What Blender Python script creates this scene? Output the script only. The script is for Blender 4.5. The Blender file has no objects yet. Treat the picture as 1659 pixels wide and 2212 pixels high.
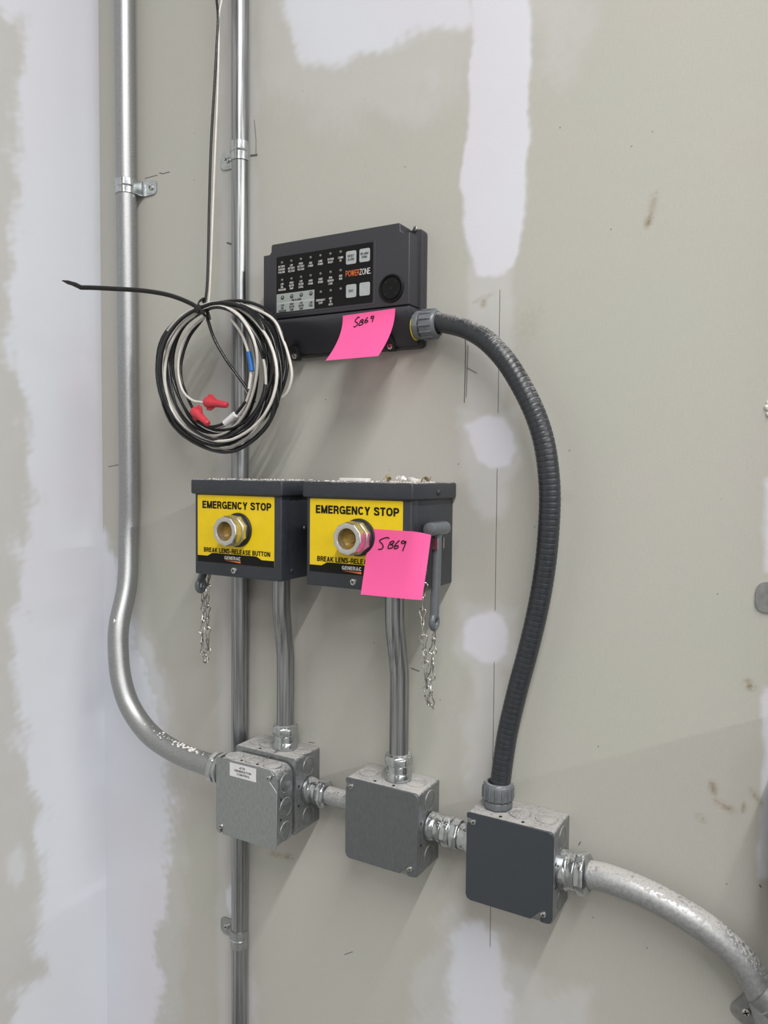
import bpy, bmesh, math, random
import numpy as np
from mathutils import Vector, Matrix

random.seed(7)
RNG = np.random.default_rng(7)
scene = bpy.context.scene
col = scene.collection

# ------------------------------------------------------------------ camera
# world: x to the right along the wall, z up, wall face at y = 0, the room on the -y side
W_PX, H_PX, F_PX = 1659, 2212, 1669.2
YAW, PITCH, ROLL = 0.52327, -0.05306, 0.01065
CAM = Vector((0.49849, -0.84345, 1.57008))
fw = Vector((-math.sin(YAW)*math.cos(PITCH), math.cos(YAW)*math.cos(PITCH), math.sin(PITCH)))
rt0 = Vector((math.cos(YAW), math.sin(YAW), 0))
up0 = rt0.cross(fw)
rt = rt0*math.cos(ROLL) + up0*math.sin(ROLL)
up = -rt0*math.sin(ROLL) + up0*math.cos(ROLL)
cam_data = bpy.data.cameras.new('camera')
cam_data.sensor_fit = 'HORIZONTAL'
cam_data.sensor_width = 36.0
cam_data.lens = 36.0*F_PX/W_PX
cam_data.clip_start = 0.01
cam = bpy.data.objects.new('camera', cam_data)
m = Matrix((rt, up, -fw)).transposed().to_4x4()
m.translation = CAM
cam.matrix_world = m
col.objects.link(cam)
scene.camera = cam

# ------------------------------------------------------------------ world, lights, exposure
scene.view_settings.view_transform = 'Standard'
scene.view_settings.look = 'None'
scene.view_settings.gamma = 1.0
scene.view_settings.use_curve_mapping = False
scene.view_settings.exposure = 0.12
world = bpy.data.worlds.new('world')
scene.world = world
world.use_nodes = True
world.node_tree.nodes['Background'].inputs[0].default_value = (0.55, 0.6, 0.68, 1)
world.node_tree.nodes['Background'].inputs[1].default_value = 0.05

def strip_light(name, x, y, z, length, power, width=0.09, color=(1.0, 0.985, 0.95)):
    d = bpy.data.lights.new(name, 'AREA')
    d.shape = 'RECTANGLE'
    d.size = width
    d.size_y = length
    d.energy = power
    d.color = color
    o = bpy.data.objects.new(name, d)
    o.location = (x, y, z)
    col.objects.link(o)
    return o
# two-metre-four LED strips hung under the ceiling, at right angles to the wall; rear pair is added fill
strip_light('strip_light', 1.18, -1.65, 3.55, 2.44, 90)
strip_light('strip_light', 1.18, -4.6, 3.55, 2.44, 36)  # added fill light, no fixture known this far back
strip_light('strip_light', 5.2, -1.45, 3.55, 2.44, 185)
strip_light('strip_light', 5.2, -4.6, 3.55, 2.44, 200)  # added fill, lifts the side wall

# ------------------------------------------------------------------ helpers
def un(px, py, y=0.0, axis=1):
    """point of the plane y (or x) = const that the photograph shows at a pixel"""
    d = fw*F_PX + rt*(px-W_PX/2) - up*(py-H_PX/2)
    t = (y-CAM[axis])/d[axis]
    return CAM + d*t

ORG = {}
def org(o):
    return ORG.get(o.name, Vector((0, 0, 0)))

def tag(o, label=None, cat=None, group=None, kind=None):
    if label: o['label'] = label
    if cat: o['category'] = cat
    if group: o['group'] = group
    if kind: o['kind'] = kind
    return o

def thing(name, loc, label, cat, group=None):
    o = bpy.data.objects.new(name, None)
    o.empty_display_size = 0.02
    col.objects.link(o)
    o.location = loc
    ORG[o.name] = Vector(loc)
    return tag(o, label, cat, group)

def spline(pts, n=8, closed=False):
    P = [Vector(p) for p in pts]
    out = []
    N = len(P)
    rng = range(N) if closed else range(N-1)
    for i in rng:
        if closed:
            a, b, c, d = P[(i-1) % N], P[i], P[(i+1) % N], P[(i+2) % N]
        else:
            b, c = P[i], P[i+1]
            a = P[i-1] if i > 0 else b*2-c
            d = P[i+2] if i+2 < N else c*2-b
        for k in range(n):
            t = k/n
            out.append(0.5*((2*b) + (c-a)*t + (2*a-5*b+4*c-d)*t*t + (3*b-a-3*c+d)*t**3))
    if not closed:
        out.append(P[-1])
    return out

class MB:
    def __init__(s):
        s.v = []; s.f = []
    def add(s, vs, fs):
        o = len(s.v)
        s.v += [tuple(v) for v in vs]
        s.f += [tuple(i+o for i in f) for f in fs]
        return s
    def box(s, x0, x1, y0, y1, z0, z1):
        v = [(x, y, z) for x in (x0, x1) for y in (y0, y1) for z in (z0, z1)]
        return s.add(v, [(0,1,3,2),(4,6,7,5),(0,4,5,1),(2,3,7,6),(0,2,6,4),(1,5,7,3)])
    def tube(s, path, r, n=16, closed=False, cap=True, flat=None):
        P = [Vector(p) for p in path]
        N = len(P)
        R = r if isinstance(r, (list, tuple)) else [r]*N
        T = []
        for i in range(N):
            if closed: t = P[(i+1) % N]-P[(i-1) % N]
            else: t = P[min(i+1, N-1)]-P[max(i-1, 0)]
            T.append(t.normalized())
        a = Vector((0, 1, 0)) if abs(T[0].y) < 0.9 else Vector((1, 0, 0))
        nrm = (a - T[0]*a.dot(T[0])).normalized()
        vs = []
        for i in range(N):
            nrm = (nrm - T[i]*nrm.dot(T[i])).normalized()
            b = T[i].cross(nrm)
            fx, fy = (1, 1) if flat is None else flat
            for k in range(n):
                q = 2*math.pi*k/n
                vs.append(P[i] + nrm*(R[i]*fx*math.cos(q)) + b*(R[i]*fy*math.sin(q)))
        fs = []
        for i in range(N if closed else N-1):
            j = (i+1) % N
            for k in range(n):
                l = (k+1) % n
                fs.append((i*n+k, i*n+l, j*n+l, j*n+k))
        if not closed and cap:
            fs.append(tuple(range(n))[::-1]); fs.append(tuple((N-1)*n+k for k in range(n)))
        return s.add(vs, fs)
    def lathe(s, prof, o, ax, n=32, phase=0.0, closed=False):
        """prof: list of (radius, distance along the axis)"""
        o = Vector(o); ax = Vector(ax).normalized()
        a = Vector((0, 0, 1)) if abs(ax.z) < 0.9 else Vector((1, 0, 0))
        e1 = (a-ax*a.dot(ax)).normalized(); e2 = ax.cross(e1)
        vs = []; fs = []
        for (r, t) in prof:
            for k in range(n):
                q = 2*math.pi*k/n+phase
                vs.append(o+ax*t+e1*(max(r, 1e-5)*math.cos(q))+e2*(max(r, 1e-5)*math.sin(q)))
        for i in range(len(prof)-1):
            for k in range(n):
                l = (k+1) % n
                fs.append((i*n+k, i*n+l, (i+1)*n+l, (i+1)*n+k))
        if closed:
            m_ = (len(prof)-1)*n
            for k in range(n):
                l = (k+1) % n
                fs.append((m_+k, m_+l, l, k))
        else:
            fs.append(tuple(range(n))[::-1]); fs.append(tuple((len(prof)-1)*n+k for k in range(n)))
        return s.add(vs, fs)
    def prism(s, poly, y0, y1):
        """polygon of (x, z) points extruded along y"""
        n = len(poly)
        vs = [(x, y0, z) for x, z in poly]+[(x, y1, z) for x, z in poly]
        fs = [tuple(range(n)), tuple(range(2*n-1, n-1, -1))]
        fs += [(i, i+n, (i+1) % n+n, (i+1) % n) for i in range(n)]
        return s.add(vs, fs)
    def prism_x(s, poly, x0, x1):
        """polygon of (y, z) points extruded along x"""
        n = len(poly)
        vs = [(x0, y, z) for y, z in poly]+[(x1, y, z) for y, z in poly]
        fs = [tuple(range(n)), tuple(range(2*n-1, n-1, -1))]
        fs += [(i, i+n, (i+1) % n+n, (i+1) % n) for i in range(n)]
        return s.add(vs, fs)
    def build(s, name, mat, parent=None, bevel=0, seg=2, smooth=35, recalc=True, at=None):
        o0 = Vector(at) if at is not None else (org(parent) if parent else Vector((0, 0, 0)))
        me = bpy.data.meshes.new(name)
        bm = bmesh.new()
        bv = [bm.verts.new(Vector(v)-o0) for v in s.v]
        for f in s.f:
            try: bm.faces.new([bv[i] for i in f])
            except ValueError: pass
        if recalc:
            bmesh.ops.recalc_face_normals(bm, faces=bm.faces)
        if bevel:
            es = [e for e in bm.edges if len(e.link_faces) == 2 and e.calc_face_angle(0) > 0.6]
            bmesh.ops.bevel(bm, geom=es, offset=bevel, segments=seg, affect='EDGES', profile=0.5, clamp_overlap=True)
        bm.to_mesh(me); bm.free()
        if smooth:
            for p in me.polygons: p.use_smooth = True
            me.set_sharp_from_angle(angle=math.radians(smooth))
        o = bpy.data.objects.new(name, me)
        me.materials.append(mat)
        col.objects.link(o)
        if parent:
            o.parent = parent
            ORG[o.name] = o0 if at is None else o0
            if at is not None: o.location = o0-org(parent)
            # a sub-part's local frame equals its parent's frame
        elif at is not None:
            o.location = o0
            ORG[o.name] = o0
        return o

def rrect(x0, x1, z0, z1, r, n=5):
    out = []
    for cx, cz, a0 in ((x1-r, z1-r, 0), (x0+r, z1-r, 90), (x0+r, z0+r, 180), (x1-r, z0+r, 270)):
        for k in range(n+1):
            a = math.radians(a0+90*k/n)
            out.append((cx+r*math.cos(a), cz+r*math.sin(a)))
    return out

# ---- lettering: a plain grotesque drawn as constant-width strokes, caps one unit high
def arc(cx, cy, rx, ry, a0, a1, n=14):
    out = []
    for k in range(n+1):
        a = math.radians(a0+(a1-a0)*k/n); c, q = math.cos(a), math.sin(a)
        out.append((cx+rx*math.copysign(abs(c)**.86, c), cy+ry*math.copysign(abs(q)**.86, q)))
    return out
def glyph(ch, t):
    h = t/2; H = 1-h
    def V(x): return [(x, 0), (x, 1)]
    def Hh(y, a, b): return [(a, y), (b, y)]
    if ch == 'I': return t, [V(h)]
    if ch == '-': return .38, [Hh(.38, .03, .35)]
    if ch == '.': return t*1.1, [[(h, 0), (h, t)]]
    if ch == ' ': return .28, []
    w = {'M': .82, 'W': .94, 'N': .70, 'O': .76, 'G': .74, 'C': .70, 'E': .60, 'F': .57, 'L': .56, 'T': .62, 'A': .70, 'V': .68, 'Y': .68, 'Z': .62, 'K': .70}.get(ch, .66)
    l, r, m = h, w-h, w/2
    if ch == 'E': return w, [V(l), Hh(H, 0, w), Hh(.52, 0, w*.93), Hh(h, 0, w)]
    if ch == 'F': return w, [V(l), Hh(H, 0, w), Hh(.50, 0, w*.9)]
    if ch == 'L': return w, [V(l), Hh(h, 0, w)]
    if ch == 'T': return w, [V(m), Hh(H, 0, w)]
    if ch == 'H': return w, [V(l), V(r), Hh(.52, 0, w)]
    if ch == 'M': return w, [V(l), V(r), [(l*1.1, 1), (m, 0)], [(m, 0), (w-l*1.1, 1)]]
    if ch == 'N': return w, [V(l), V(r), [(l*1.1, 1), (w-l*1.1, 0)]]
    if ch == 'W': return w, [[(l, 1), (w*.27, 0)], [(w*.27, 0), (m, 1)], [(m, 1), (w*.73, 0)], [(w*.73, 0), (r, 1)]]
    if ch == 'V': return w, [[(l, 1), (m, 0)], [(m, 0), (r, 1)]]
    if ch == 'A': return w, [[(l, 0), (m, 1)], [(m, 1), (r, 0)], Hh(.29, w*.2, w*.8)]
    if ch == 'Y': return w, [[(l, 1), (m, .42)], [(r, 1), (m, .42)], [(m, 0), (m, .46)]]
    if ch == 'K': return w, [V(l), [(l, .32), (r-.01, 1)], [(w*.38, .6), (r, 0)]]
    if ch == 'Z': return w, [Hh(H, 0, w), Hh(h, 0, w), [(l*.9, h), (r, H)]]
    if ch == 'U': return w, [[(l, 1), (l, .36)]+arc(m, .36, m-h, .36-h, 180, 360)+[(r, 1)]]
    if ch == 'O': return w, [arc(m, .5, m-h, .5-h, 0, 360, 28)]
    if ch == 'C': return w, [arc(m, .5, m-h, .5-h, 34, 326, 24)]
    if ch == 'G': return w, [arc(m, .5, m-h, .5-h, 34, 318, 24), Hh(.46, m, w), [(w-h*.85, 0.02), (w-h*.85, .5)]]
    if ch == 'D': return w, [V(l), [(0, H), (m*.8, H)]+arc(m*.8, .5, r-m*.8, .5-h, 90, -90)+[(0, h)]]
    bowl = lambda y0, y1, x: [(0, y1), (w*.5, y1)]+arc(w*.5, (y0+y1)/2, x-w*.5, (y1-y0)/2, 90, -90, 12)+[(0, y0)]
    if ch == 'P': return w, [V(l), bowl(.44, H, r)]
    if ch == 'R': return w, [V(l), bowl(.47, H, r-.01), [(w*.5, .47), (w*.72, .40), (r-.015, .22), (r, 0)]]
    if ch == 'B': return w, [V(l), bowl(.52, H, r-.03), bowl(h, .52, r)]
    if ch == 'S':
        p = [(r, .70), (r-.05, .85), (m, H), (l+.04, .87), (l, .745), (l+.06, .62), (m, .525), (r-.05, .42), (r, .275), (r-.05, .13), (m, h), (l+.04, .14), (l-.01, .31)]
        return w, [[(q.x, q.y) for q in spline([(a, b, 0) for a, b in p], 4)]]
    raise ValueError(ch)
def text_mb(body, t=0.14):
    vs, fs, x = [], [], 0.0
    for ch in body:
        w, strokes = glyph(ch, t)
        for si, st in enumerate(strokes):
            P = [Vector((a+x, b)) for a, b in st]; n = len(P); o = len(vs)
            closed = (P[0]-P[-1]).length < 1e-6 and n > 3
            for i in range(n):
                if closed and i in (0, n-1): d = P[1]-P[n-2]
                else: d = P[min(i+1, n-1)]-P[max(i-1, 0)]
                d = d.normalized(); nn = Vector((-d.y, d.x))
                diag = abs(d.x) > .05 and abs(d.y) > .05 and n == 2
                off = t/2*(1/abs(d.y) if diag and abs(d.y) > .3 else 1)
                if diag: nn = Vector((-1, 0))           # slanted strokes end flat on the cap line
                vs += [Vector((*(P[i]+nn*off), si*.00004)), Vector((*(P[i]-nn*off), si*.00004))]   # strokes lie one on another
            for i in range(n-1): fs.append((o+2*i, o+2*i+1, o+2*i+3, o+2*i+2))
        x += w+.055+t*.18
    return vs, fs

def put_text(mb, body, cx, cz, h, y, w=None, offset=0.0, t=0.14, ex=Vector((1, 0, 0)), ez=Vector((0, 0, 1)), ey=Vector((0, 1, 0)), maxw=None):
    """one line of capitals, cap height h, centred on (cx, cz) in the plane y"""
    vs, fs = text_mb(body, t)
    xs = [v.x for v in vs]; ys = [v.y for v in vs]
    x0, x1, y0, y1 = min(xs), max(xs), min(ys), max(ys)
    k = h/(y1-y0)
    kx = (w/(x1-x0)) if w else k
    if maxw and kx*(x1-x0) > maxw: kx = maxw/(x1-x0)
    out = []
    for v in vs:
        out.append(ex*((v.x-(x0+x1)/2)*kx+cx)+ez*((v.y-(y0+y1)/2)*k+cz)+ey*(y-v.z))
    mb.add(out, fs)

# ------------------------------------------------------------------ materials
def new_mat(name):
    m = bpy.data.materials.new(name)
    m.use_nodes = True
    nt = m.node_tree
    return m, nt, nt.nodes['Principled BSDF'], nt.nodes, nt.links

def N(nt, t, **kw):
    n = nt.nodes.new(t)
    for k, v in kw.items(): setattr(n, k, v)
    return n

def mixc(nt, fac, a, b, mode='MIX'):
    n = N(nt, 'ShaderNodeMix', data_type='RGBA', blend_type=mode)
    for i, val in ((0, fac), (6, a), (7, b)):
        if hasattr(val, 'links') or hasattr(val, 'is_linked'): nt.links.new(val, n.inputs[i])
        elif isinstance(val, (int, float)): n.inputs[i].default_value = val
        else: n.inputs[i].default_value = (*val, 1)
    return n.outputs[2]

def math_(nt, op, a, b=None, c=None, clamp=False):
    n = N(nt, 'ShaderNodeMath', operation=op, use_clamp=clamp)
    for i, val in enumerate((a, b, c)):
        if val is None: continue
        if hasattr(val, 'is_linked'): nt.links.new(val, n.inputs[i])
        else: n.inputs[i].default_value = val
    return n.outputs[0]

def smooth_(nt, v, lo, hi):
    n = N(nt, 'ShaderNodeMapRange', interpolation_type='SMOOTHSTEP')
    nt.links.new(v, n.inputs[0])
    n.inputs[1].default_value = lo; n.inputs[2].default_value = hi
    return n.outputs[0]

def noise_(nt, scale, detail=3, rough=0.5, vec=None, stretch=None):
    n = N(nt, 'ShaderNodeTexNoise')
    n.inputs['Scale'].default_value = scale
    n.inputs['Detail'].default_value = detail
    n.inputs['Roughness'].default_value = rough
    if vec is None:
        g = N(nt, 'ShaderNodeNewGeometry'); vec = g.outputs['Position']
    if stretch:
        mp = N(nt, 'ShaderNodeMapping'); mp.inputs['Scale'].default_value = stretch
        nt.links.new(vec, mp.inputs[0]); vec = mp.outputs[0]
    nt.links.new(vec, n.inputs['Vector'])
    return n.outputs[0]

DUST = (0.50, 0.485, 0.475)
def mat(name, color, rough=0.5, metal=0.0, var=0.08, scale=60, bump=0.0, bscale=400, dust=0.0, stretch=None, rvar=0.1,
        spec=0.5, dust_lo=0.35, dust_hi=0.85, coat=0.0, damp=0.9, dscale=260):
    m, nt, b, nodes, L = new_mat(name)
    n1 = noise_(nt, scale, 4, 0.6, stretch=stretch)
    dark = tuple(c*(1-var*1.6) for c in color); lite = tuple(min(1, c*(1+var*1.6)) for c in color)
    c = mixc(nt, smooth_(nt, n1, 0.3, 0.7), dark, lite)
    r = math_(nt, 'ADD', math_(nt, 'MULTIPLY', math_(nt, 'SUBTRACT', n1, 0.5), rvar*2), rough, clamp=True)
    me = metal
    if dust:
        g = N(nt, 'ShaderNodeNewGeometry')
        sep = N(nt, 'ShaderNodeSeparateXYZ'); L.new(g.outputs['Normal'], sep.inputs[0])
        dn = noise_(nt, dscale, 5, 0.65)
        dl = noise_(nt, 38, 3, 0.5)
        v = math_(nt, 'ADD', sep.outputs[2], math_(nt, 'MULTIPLY', math_(nt, 'SUBTRACT', dn, 0.5), damp))
        v = math_(nt, 'ADD', v, math_(nt, 'MULTIPLY', math_(nt, 'SUBTRACT', dl, 0.5), 0.8))
        k = math_(nt, 'MULTIPLY', smooth_(nt, v, dust_lo, dust_hi), dust)
        c = mixc(nt, k, c, DUST)
        r = math_(nt, 'ADD', r, math_(nt, 'MULTIPLY', k, 0.5), clamp=True)
        me = math_(nt, 'MULTIPLY', math_(nt, 'SUBTRACT', 1.0, k), metal)
        L.new(me, b.inputs['Metallic'])
        bn = noise_(nt, 900, 3, 0.6)
        bp = N(nt, 'ShaderNodeBump'); bp.inputs['Distance'].default_value = 0.0008
        L.new(k, bp.inputs['Strength']); L.new(bn, bp.inputs['Height']); L.new(bp.outputs[0], b.inputs['Normal'])
    else:
        b.inputs['Metallic'].default_value = metal
        if bump:
            bn = noise_(nt, bscale, 3, 0.6, stretch=stretch)
            bp = N(nt, 'ShaderNodeBump'); bp.inputs['Strength'].default_value = bump; bp.inputs['Distance'].default_value = 0.0006
            L.new(bn, bp.inputs['Height']); L.new(bp.outputs[0], b.inputs['Normal'])
    L.new(c, b.inputs['Base Color']); L.new(r, b.inputs['Roughness'])
    b.inputs['Specular IOR Level'].default_value = spec
    b.inputs['Coat Weight'].default_value = coat
    return m

M = {}
M['emt'] = mat('galvanized tube', (0.32, 0.33, 0.34), 0.30, 0.92, 0.24, 330, 0.10, 500, stretch=(1, 1, 0.018), rvar=0.14)
M['emt_dusty'] = mat('dusty galvanized tube', (0.40, 0.41, 0.42), 0.50, 0.75, 0.08, 300, dust=0.95, dust_lo=0.55, dust_hi=0.85, damp=2.4, dscale=330)
M['emt_dull'] = mat('dull galvanized tube', (0.37, 0.38, 0.39), 0.43, 0.88, 0.07, 520, dust=0.85, dust_lo=1.02, dust_hi=1.15)
M['zinc'] = mat('bright zinc', (0.54, 0.57, 0.585), 0.20, 0.95, 0.08, 120, 0.15, 250)
M['zinc_dusty'] = mat('dusty bright zinc', (0.50, 0.525, 0.54), 0.17, 0.97, 0.08, 120, dust=0.85, dust_lo=0.7, dust_hi=1.2, damp=1.6, dscale=420)
M['box'] = mat('galvanized box steel', (0.29, 0.305, 0.315), 0.40, 0.85, 0.08, 220, dust=0.90, dust_lo=0.35, dust_hi=1.15, damp=1.7, dscale=420)
M['cover'] = mat('galvanized cover steel', (0.345, 0.37, 0.375), 0.44, 0.85, 0.06, 520, 0.12, 1500, stretch=(1, 1, .25))
M['cover_dim_refl'] = mat('cover steel toned for dim reflection', (0.18, 0.193, 0.206), 0.46, 0.85, 0.045, 420, 0.10, 1500, stretch=(1, 1, .4))  # same galvanized steel; the dimmer reflected room is put into the colour
M['cover_dark_refl'] = mat('cover steel toned for dark reflection', (0.092, 0.104, 0.122), 0.5, 0.8, 0.09, 1100, 0.12, 1500)  # galvanized too; its reflection of the dark room is painted as base colour
M['zinc_dull'] = mat('dull zinc', (0.36, 0.37, 0.37), 0.42, 0.85, 0.08, 120, 0.15, 250)
M['screw'] = mat('zinc screw', (0.66, 0.66, 0.64), 0.2, 0.95, 0.05, 200)
M['hole'] = mat('dark hole', (0.006, 0.006, 0.007), 0.9, 0, 0.02)
M['estop'] = mat('charcoal painted steel', (0.027, 0.031, 0.040), 0.42, 0.0, 0.08, 160, dust=0.9, dust_lo=0.75, dust_hi=1.15)
M['panel'] = mat('charcoal plastic', (0.030, 0.0295, 0.037), 0.42, 0.0, 0.05, 300, 0.05, 1200)
M['yellow'] = mat('yellow print', (0.76, 0.54, 0.0), 0.42, 0, 0.02, 60)
M['black'] = mat('black print', (0.006, 0.006, 0.0065), 0.5, 0, 0.02, spec=0.2)
M['ink'] = mat('black ink', (0.008, 0.0075, 0.0075), 0.7, 0, 0.02, spec=0.2)
M['white'] = mat('white print', (0.62, 0.62, 0.62), 0.5, 0, 0.02)
M['grey_print'] = mat('grey print', (0.30, 0.33, 0.33), 0.45, 0, 0.03)
M['orange'] = mat('orange print', (0.62, 0.13, 0.035), 0.45, 0, 0.03)
M['keypad'] = mat('grey keypad', (0.36, 0.39, 0.40), 0.5, 0, 0.04, 150)
M['bezel'] = mat('brushed aluminium', (0.66, 0.655, 0.64), 0.30, 0.95, 0.02, 300)
M['gasket'] = mat('black rubber', (0.012, 0.013, 0.015), 0.5, 0, 0.05)
M['dome'] = mat('unlit lamp', (0.16, 0.17, 0.17), 0.3, 0, 0.04, 150)
M['lens'] = mat('amber lens', (0.27, 0.155, 0.012), 0.30, 0, 0.12, 180)
M['hammer'] = mat('grey vinyl', (0.105, 0.118, 0.130), 0.24, 0, 0.02, 120, coat=0.2)
M['chain'] = mat('steel wire', (0.50, 0.50, 0.47), 0.24, 0.95, 0.1, 300)
M['paper_label'] = mat('white paper label', (0.66, 0.65, 0.68), 0.55, 0, 0.03, 80)
M['wire_black'] = mat('black wire jacket', (0.010, 0.010, 0.012), 0.24, 0, 0.05, 60, 0.3, 500)
M['wire_white'] = mat('white wire jacket', (0.60, 0.58, 0.55), 0.32, 0, 0.05, 60)
M['tie'] = mat('black nylon', (0.010, 0.010, 0.010), 0.4, 0, 0.04)
M['blue'] = mat('blue tape', (0.012, 0.12, 0.40), 0.42, 0, 0.05)
M['red'] = mat('red plastic', (0.52, 0.035, 0.055), 0.4, 0, 0.06, 90)
M['grey_plastic'] = mat('grey plastic fitting', (0.125, 0.137, 0.15), 0.35, 0, 0.05, 150, dust=0.6, dust_lo=0.7, dust_hi=1.25)
M['flex'] = mat('charcoal flexible jacket', (0.025, 0.028, 0.034), 0.34, 0, 0.1, 200, dust=0.8, dust_lo=0.40, dust_hi=1.25, damp=1.5, dscale=500)
M['washer_yellow'] = mat('yellow gasket', (0.6, 0.5, 0.02), 0.5)
M['pencil'] = mat('pencil', (0.12, 0.115, 0.11), 0.8, 0, 0.1, 300)
M['scrap'] = mat('white paper scrap', (0.72, 0.71, 0.68), 0.7, 0, 0.04, 100)
M['scrap_brown'] = mat('torn board paper', (0.30, 0.24, 0.15), 0.8, 0, 0.3, 300)
M['plaster'] = mat('gypsum crumbs', (0.72, 0.70, 0.67), 0.85, 0, 0.08, 300)
M['ceiling'] = mat('white deck', (0.34, 0.34, 0.35), 0.8, 0, 0.04, 3)
M['concrete'] = mat('grey concrete', (0.17, 0.165, 0.16), 0.75, 0, 0.15, 4)
M['pale'] = mat('pale fitting', (0.36, 0.38, 0.38), 0.4, 0.6, 0.06, 90, dust=0.7)

def sticky_mat():
    m, nt, b, nodes, L = new_mat('pink paper')
    tr = N(nt, 'ShaderNodeBsdfTranslucent'); tr.inputs[0].default_value = (1.0, 0.10, 0.34, 1)
    c = mixc(nt, noise_(nt, 30, 2), (0.98, 0.145, 0.43), (1.0, 0.165, 0.46))
    L.new(c, b.inputs['Base Color']); b.inputs['Roughness'].default_value = 0.6
    b.inputs['Specular IOR Level'].default_value = 0.25
    ad = N(nt, 'ShaderNodeMixShader'); ad.inputs[0].default_value = 0.30
    L.new(b.outputs[0], ad.inputs[1]); L.new(tr.outputs[0], ad.inputs[2])
    L.new(ad.outputs[0], nodes['Material Output'].inputs[0])
    return m
M['pink'] = sticky_mat()

def wall_mat():
    """grey-beige board paper; attribute 'paint': r joint compound, g brown stain, b thin grey skim"""
    m, nt, b, nodes, L = new_mat('drywall')
    at = N(nt, 'ShaderNodeAttribute', attribute_name='paint')
    sep = N(nt, 'ShaderNodeSeparateColor'); L.new(at.outputs['Color'], sep.inputs[0])
    geo = N(nt, 'ShaderNodeNewGeometry').outputs['Position']
    big = noise_(nt, 5.5, 3, 0.55, geo)
    mid = noise_(nt, 26, 4, 0.6, geo)
    fin = noise_(nt, 420, 3, 0.6, geo)
    fib = noise_(nt, 300, 3, 0.6, geo, stretch=(3.0, 1, 0.35))
    paper = mixc(nt, smooth_(nt, big, 0.36, 0.64), (0.428, 0.432, 0.390), (0.440, 0.426, 0.395))
    paper = mixc(nt, math_(nt, 'MULTIPLY', smooth_(nt, fib, 0.35, 0.75), 0.22), paper, (0.52, 0.515, 0.475))
    paper = mixc(nt, math_(nt, 'MULTIPLY', smooth_(nt, mid, 0.55, 0.85), 0.35), paper, (0.425, 0.44, 0.405))
    # fine dark flecks
    vo = N(nt, 'ShaderNodeTexVoronoi'); vo.inputs['Scale'].default_value = 52
    L.new(geo, vo.inputs['Vector'])
    sc = N(nt, 'ShaderNodeSeparateColor'); L.new(vo.outputs['Color'], sc.inputs[0])
    fleck = math_(nt, 'MULTIPLY', math_(nt, 'LESS_THAN', vo.outputs['Distance'], 0.045), math_(nt, 'GREATER_THAN', sc.outputs[0], 0.86))
    paper = mixc(nt, math_(nt, 'MULTIPLY', fleck, 0.7), paper, (0.10, 0.095, 0.085))
    skim = math_(nt, 'MULTIPLY', sep.outputs[2], math_(nt, 'ADD', 0.65, math_(nt, 'MULTIPLY', mid, 0.7)), clamp=True)
    c = mixc(nt, skim, paper, (0.53, 0.53, 0.535))
    mud = math_(nt, 'ADD', sep.outputs[0], math_(nt, 'MULTIPLY', math_(nt, 'SUBTRACT', noise_(nt, 70, 5, 0.7, geo), 0.5), 0.16))
    mud = math_(nt, 'MULTIPLY', smooth_(nt, mud, 0.05, 0.95), smooth_(nt, sep.outputs[0], 0.0, 0.12))
    mudc = mixc(nt, smooth_(nt, noise_(nt, 3.3, 2, 0.5, geo), 0.35, 0.65), (0.63, 0.62, 0.68), (0.63, 0.655, 0.715))
    c = mixc(nt, mud, c, mudc)
    st = math_(nt, 'MULTIPLY', sep.outputs[1], smooth_(nt, noise_(nt, 120, 4, 0.7, geo), 0.3, 0.6))
    c = mixc(nt, st, c, (0.20, 0.135, 0.06))
    L.new(c, b.inputs['Base Color'])
    b.inputs['Roughness'].default_value = 0.78
    b.inputs['Specular IOR Level'].default_value = 0.22
    bp = N(nt, 'ShaderNodeBump'); bp.inputs['Strength'].default_value = 0.12; bp.inputs['Distance'].default_value = 0.0008
    L.new(math_(nt, 'ADD', fin, math_(nt, 'MULTIPLY', sep.outputs[0], 1.2)), bp.inputs['Height'])
    L.new(bp.outputs[0], b.inputs['Normal'])
    return m
M['wall'] = wall_mat()

# ------------------------------------------------------------------ the setting
XL = -0.507                                   # the inside corner
def seam_x(z): return 0.1632 - 0.0035*(z-1.5) # board joint
CEIL = 4.1

def sdf_poly(P, X, Z):
    P = np.array(P); n = len(P)
    d = np.full(X.shape, 1e9); inside = np.zeros(X.shape, bool)
    for i in range(n):
        a = P[i]; b = P[(i+1) % n]
        e = b-a; wx = X-a[0]; wz = Z-a[1]
        t = np.clip((wx*e[0]+wz*e[1])/(e@e+1e-12), 0, 1)
        d = np.minimum(d, np.hypot(wx-e[0]*t, wz-e[1]*t))
        c = ((a[1] <= Z) != (b[1] <= Z)) & (X < (b[0]-a[0])*(Z-a[1])/((b[1]-a[1])+1e-12)+a[0])
        inside ^= c
    return np.where(inside, -d, d)

def wob(X, Z, s, seed):
    r = np.random.default_rng(seed); o = np.zeros_like(X)
    for k in range(10):
        a = r.uniform(0, 6.28); f = s*r.uniform(0.5, 2.2)
        o += np.sin((X*math.cos(a)+Z*math.sin(a))*f+r.uniform(0, 6.28))
    return o/4.0

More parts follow.
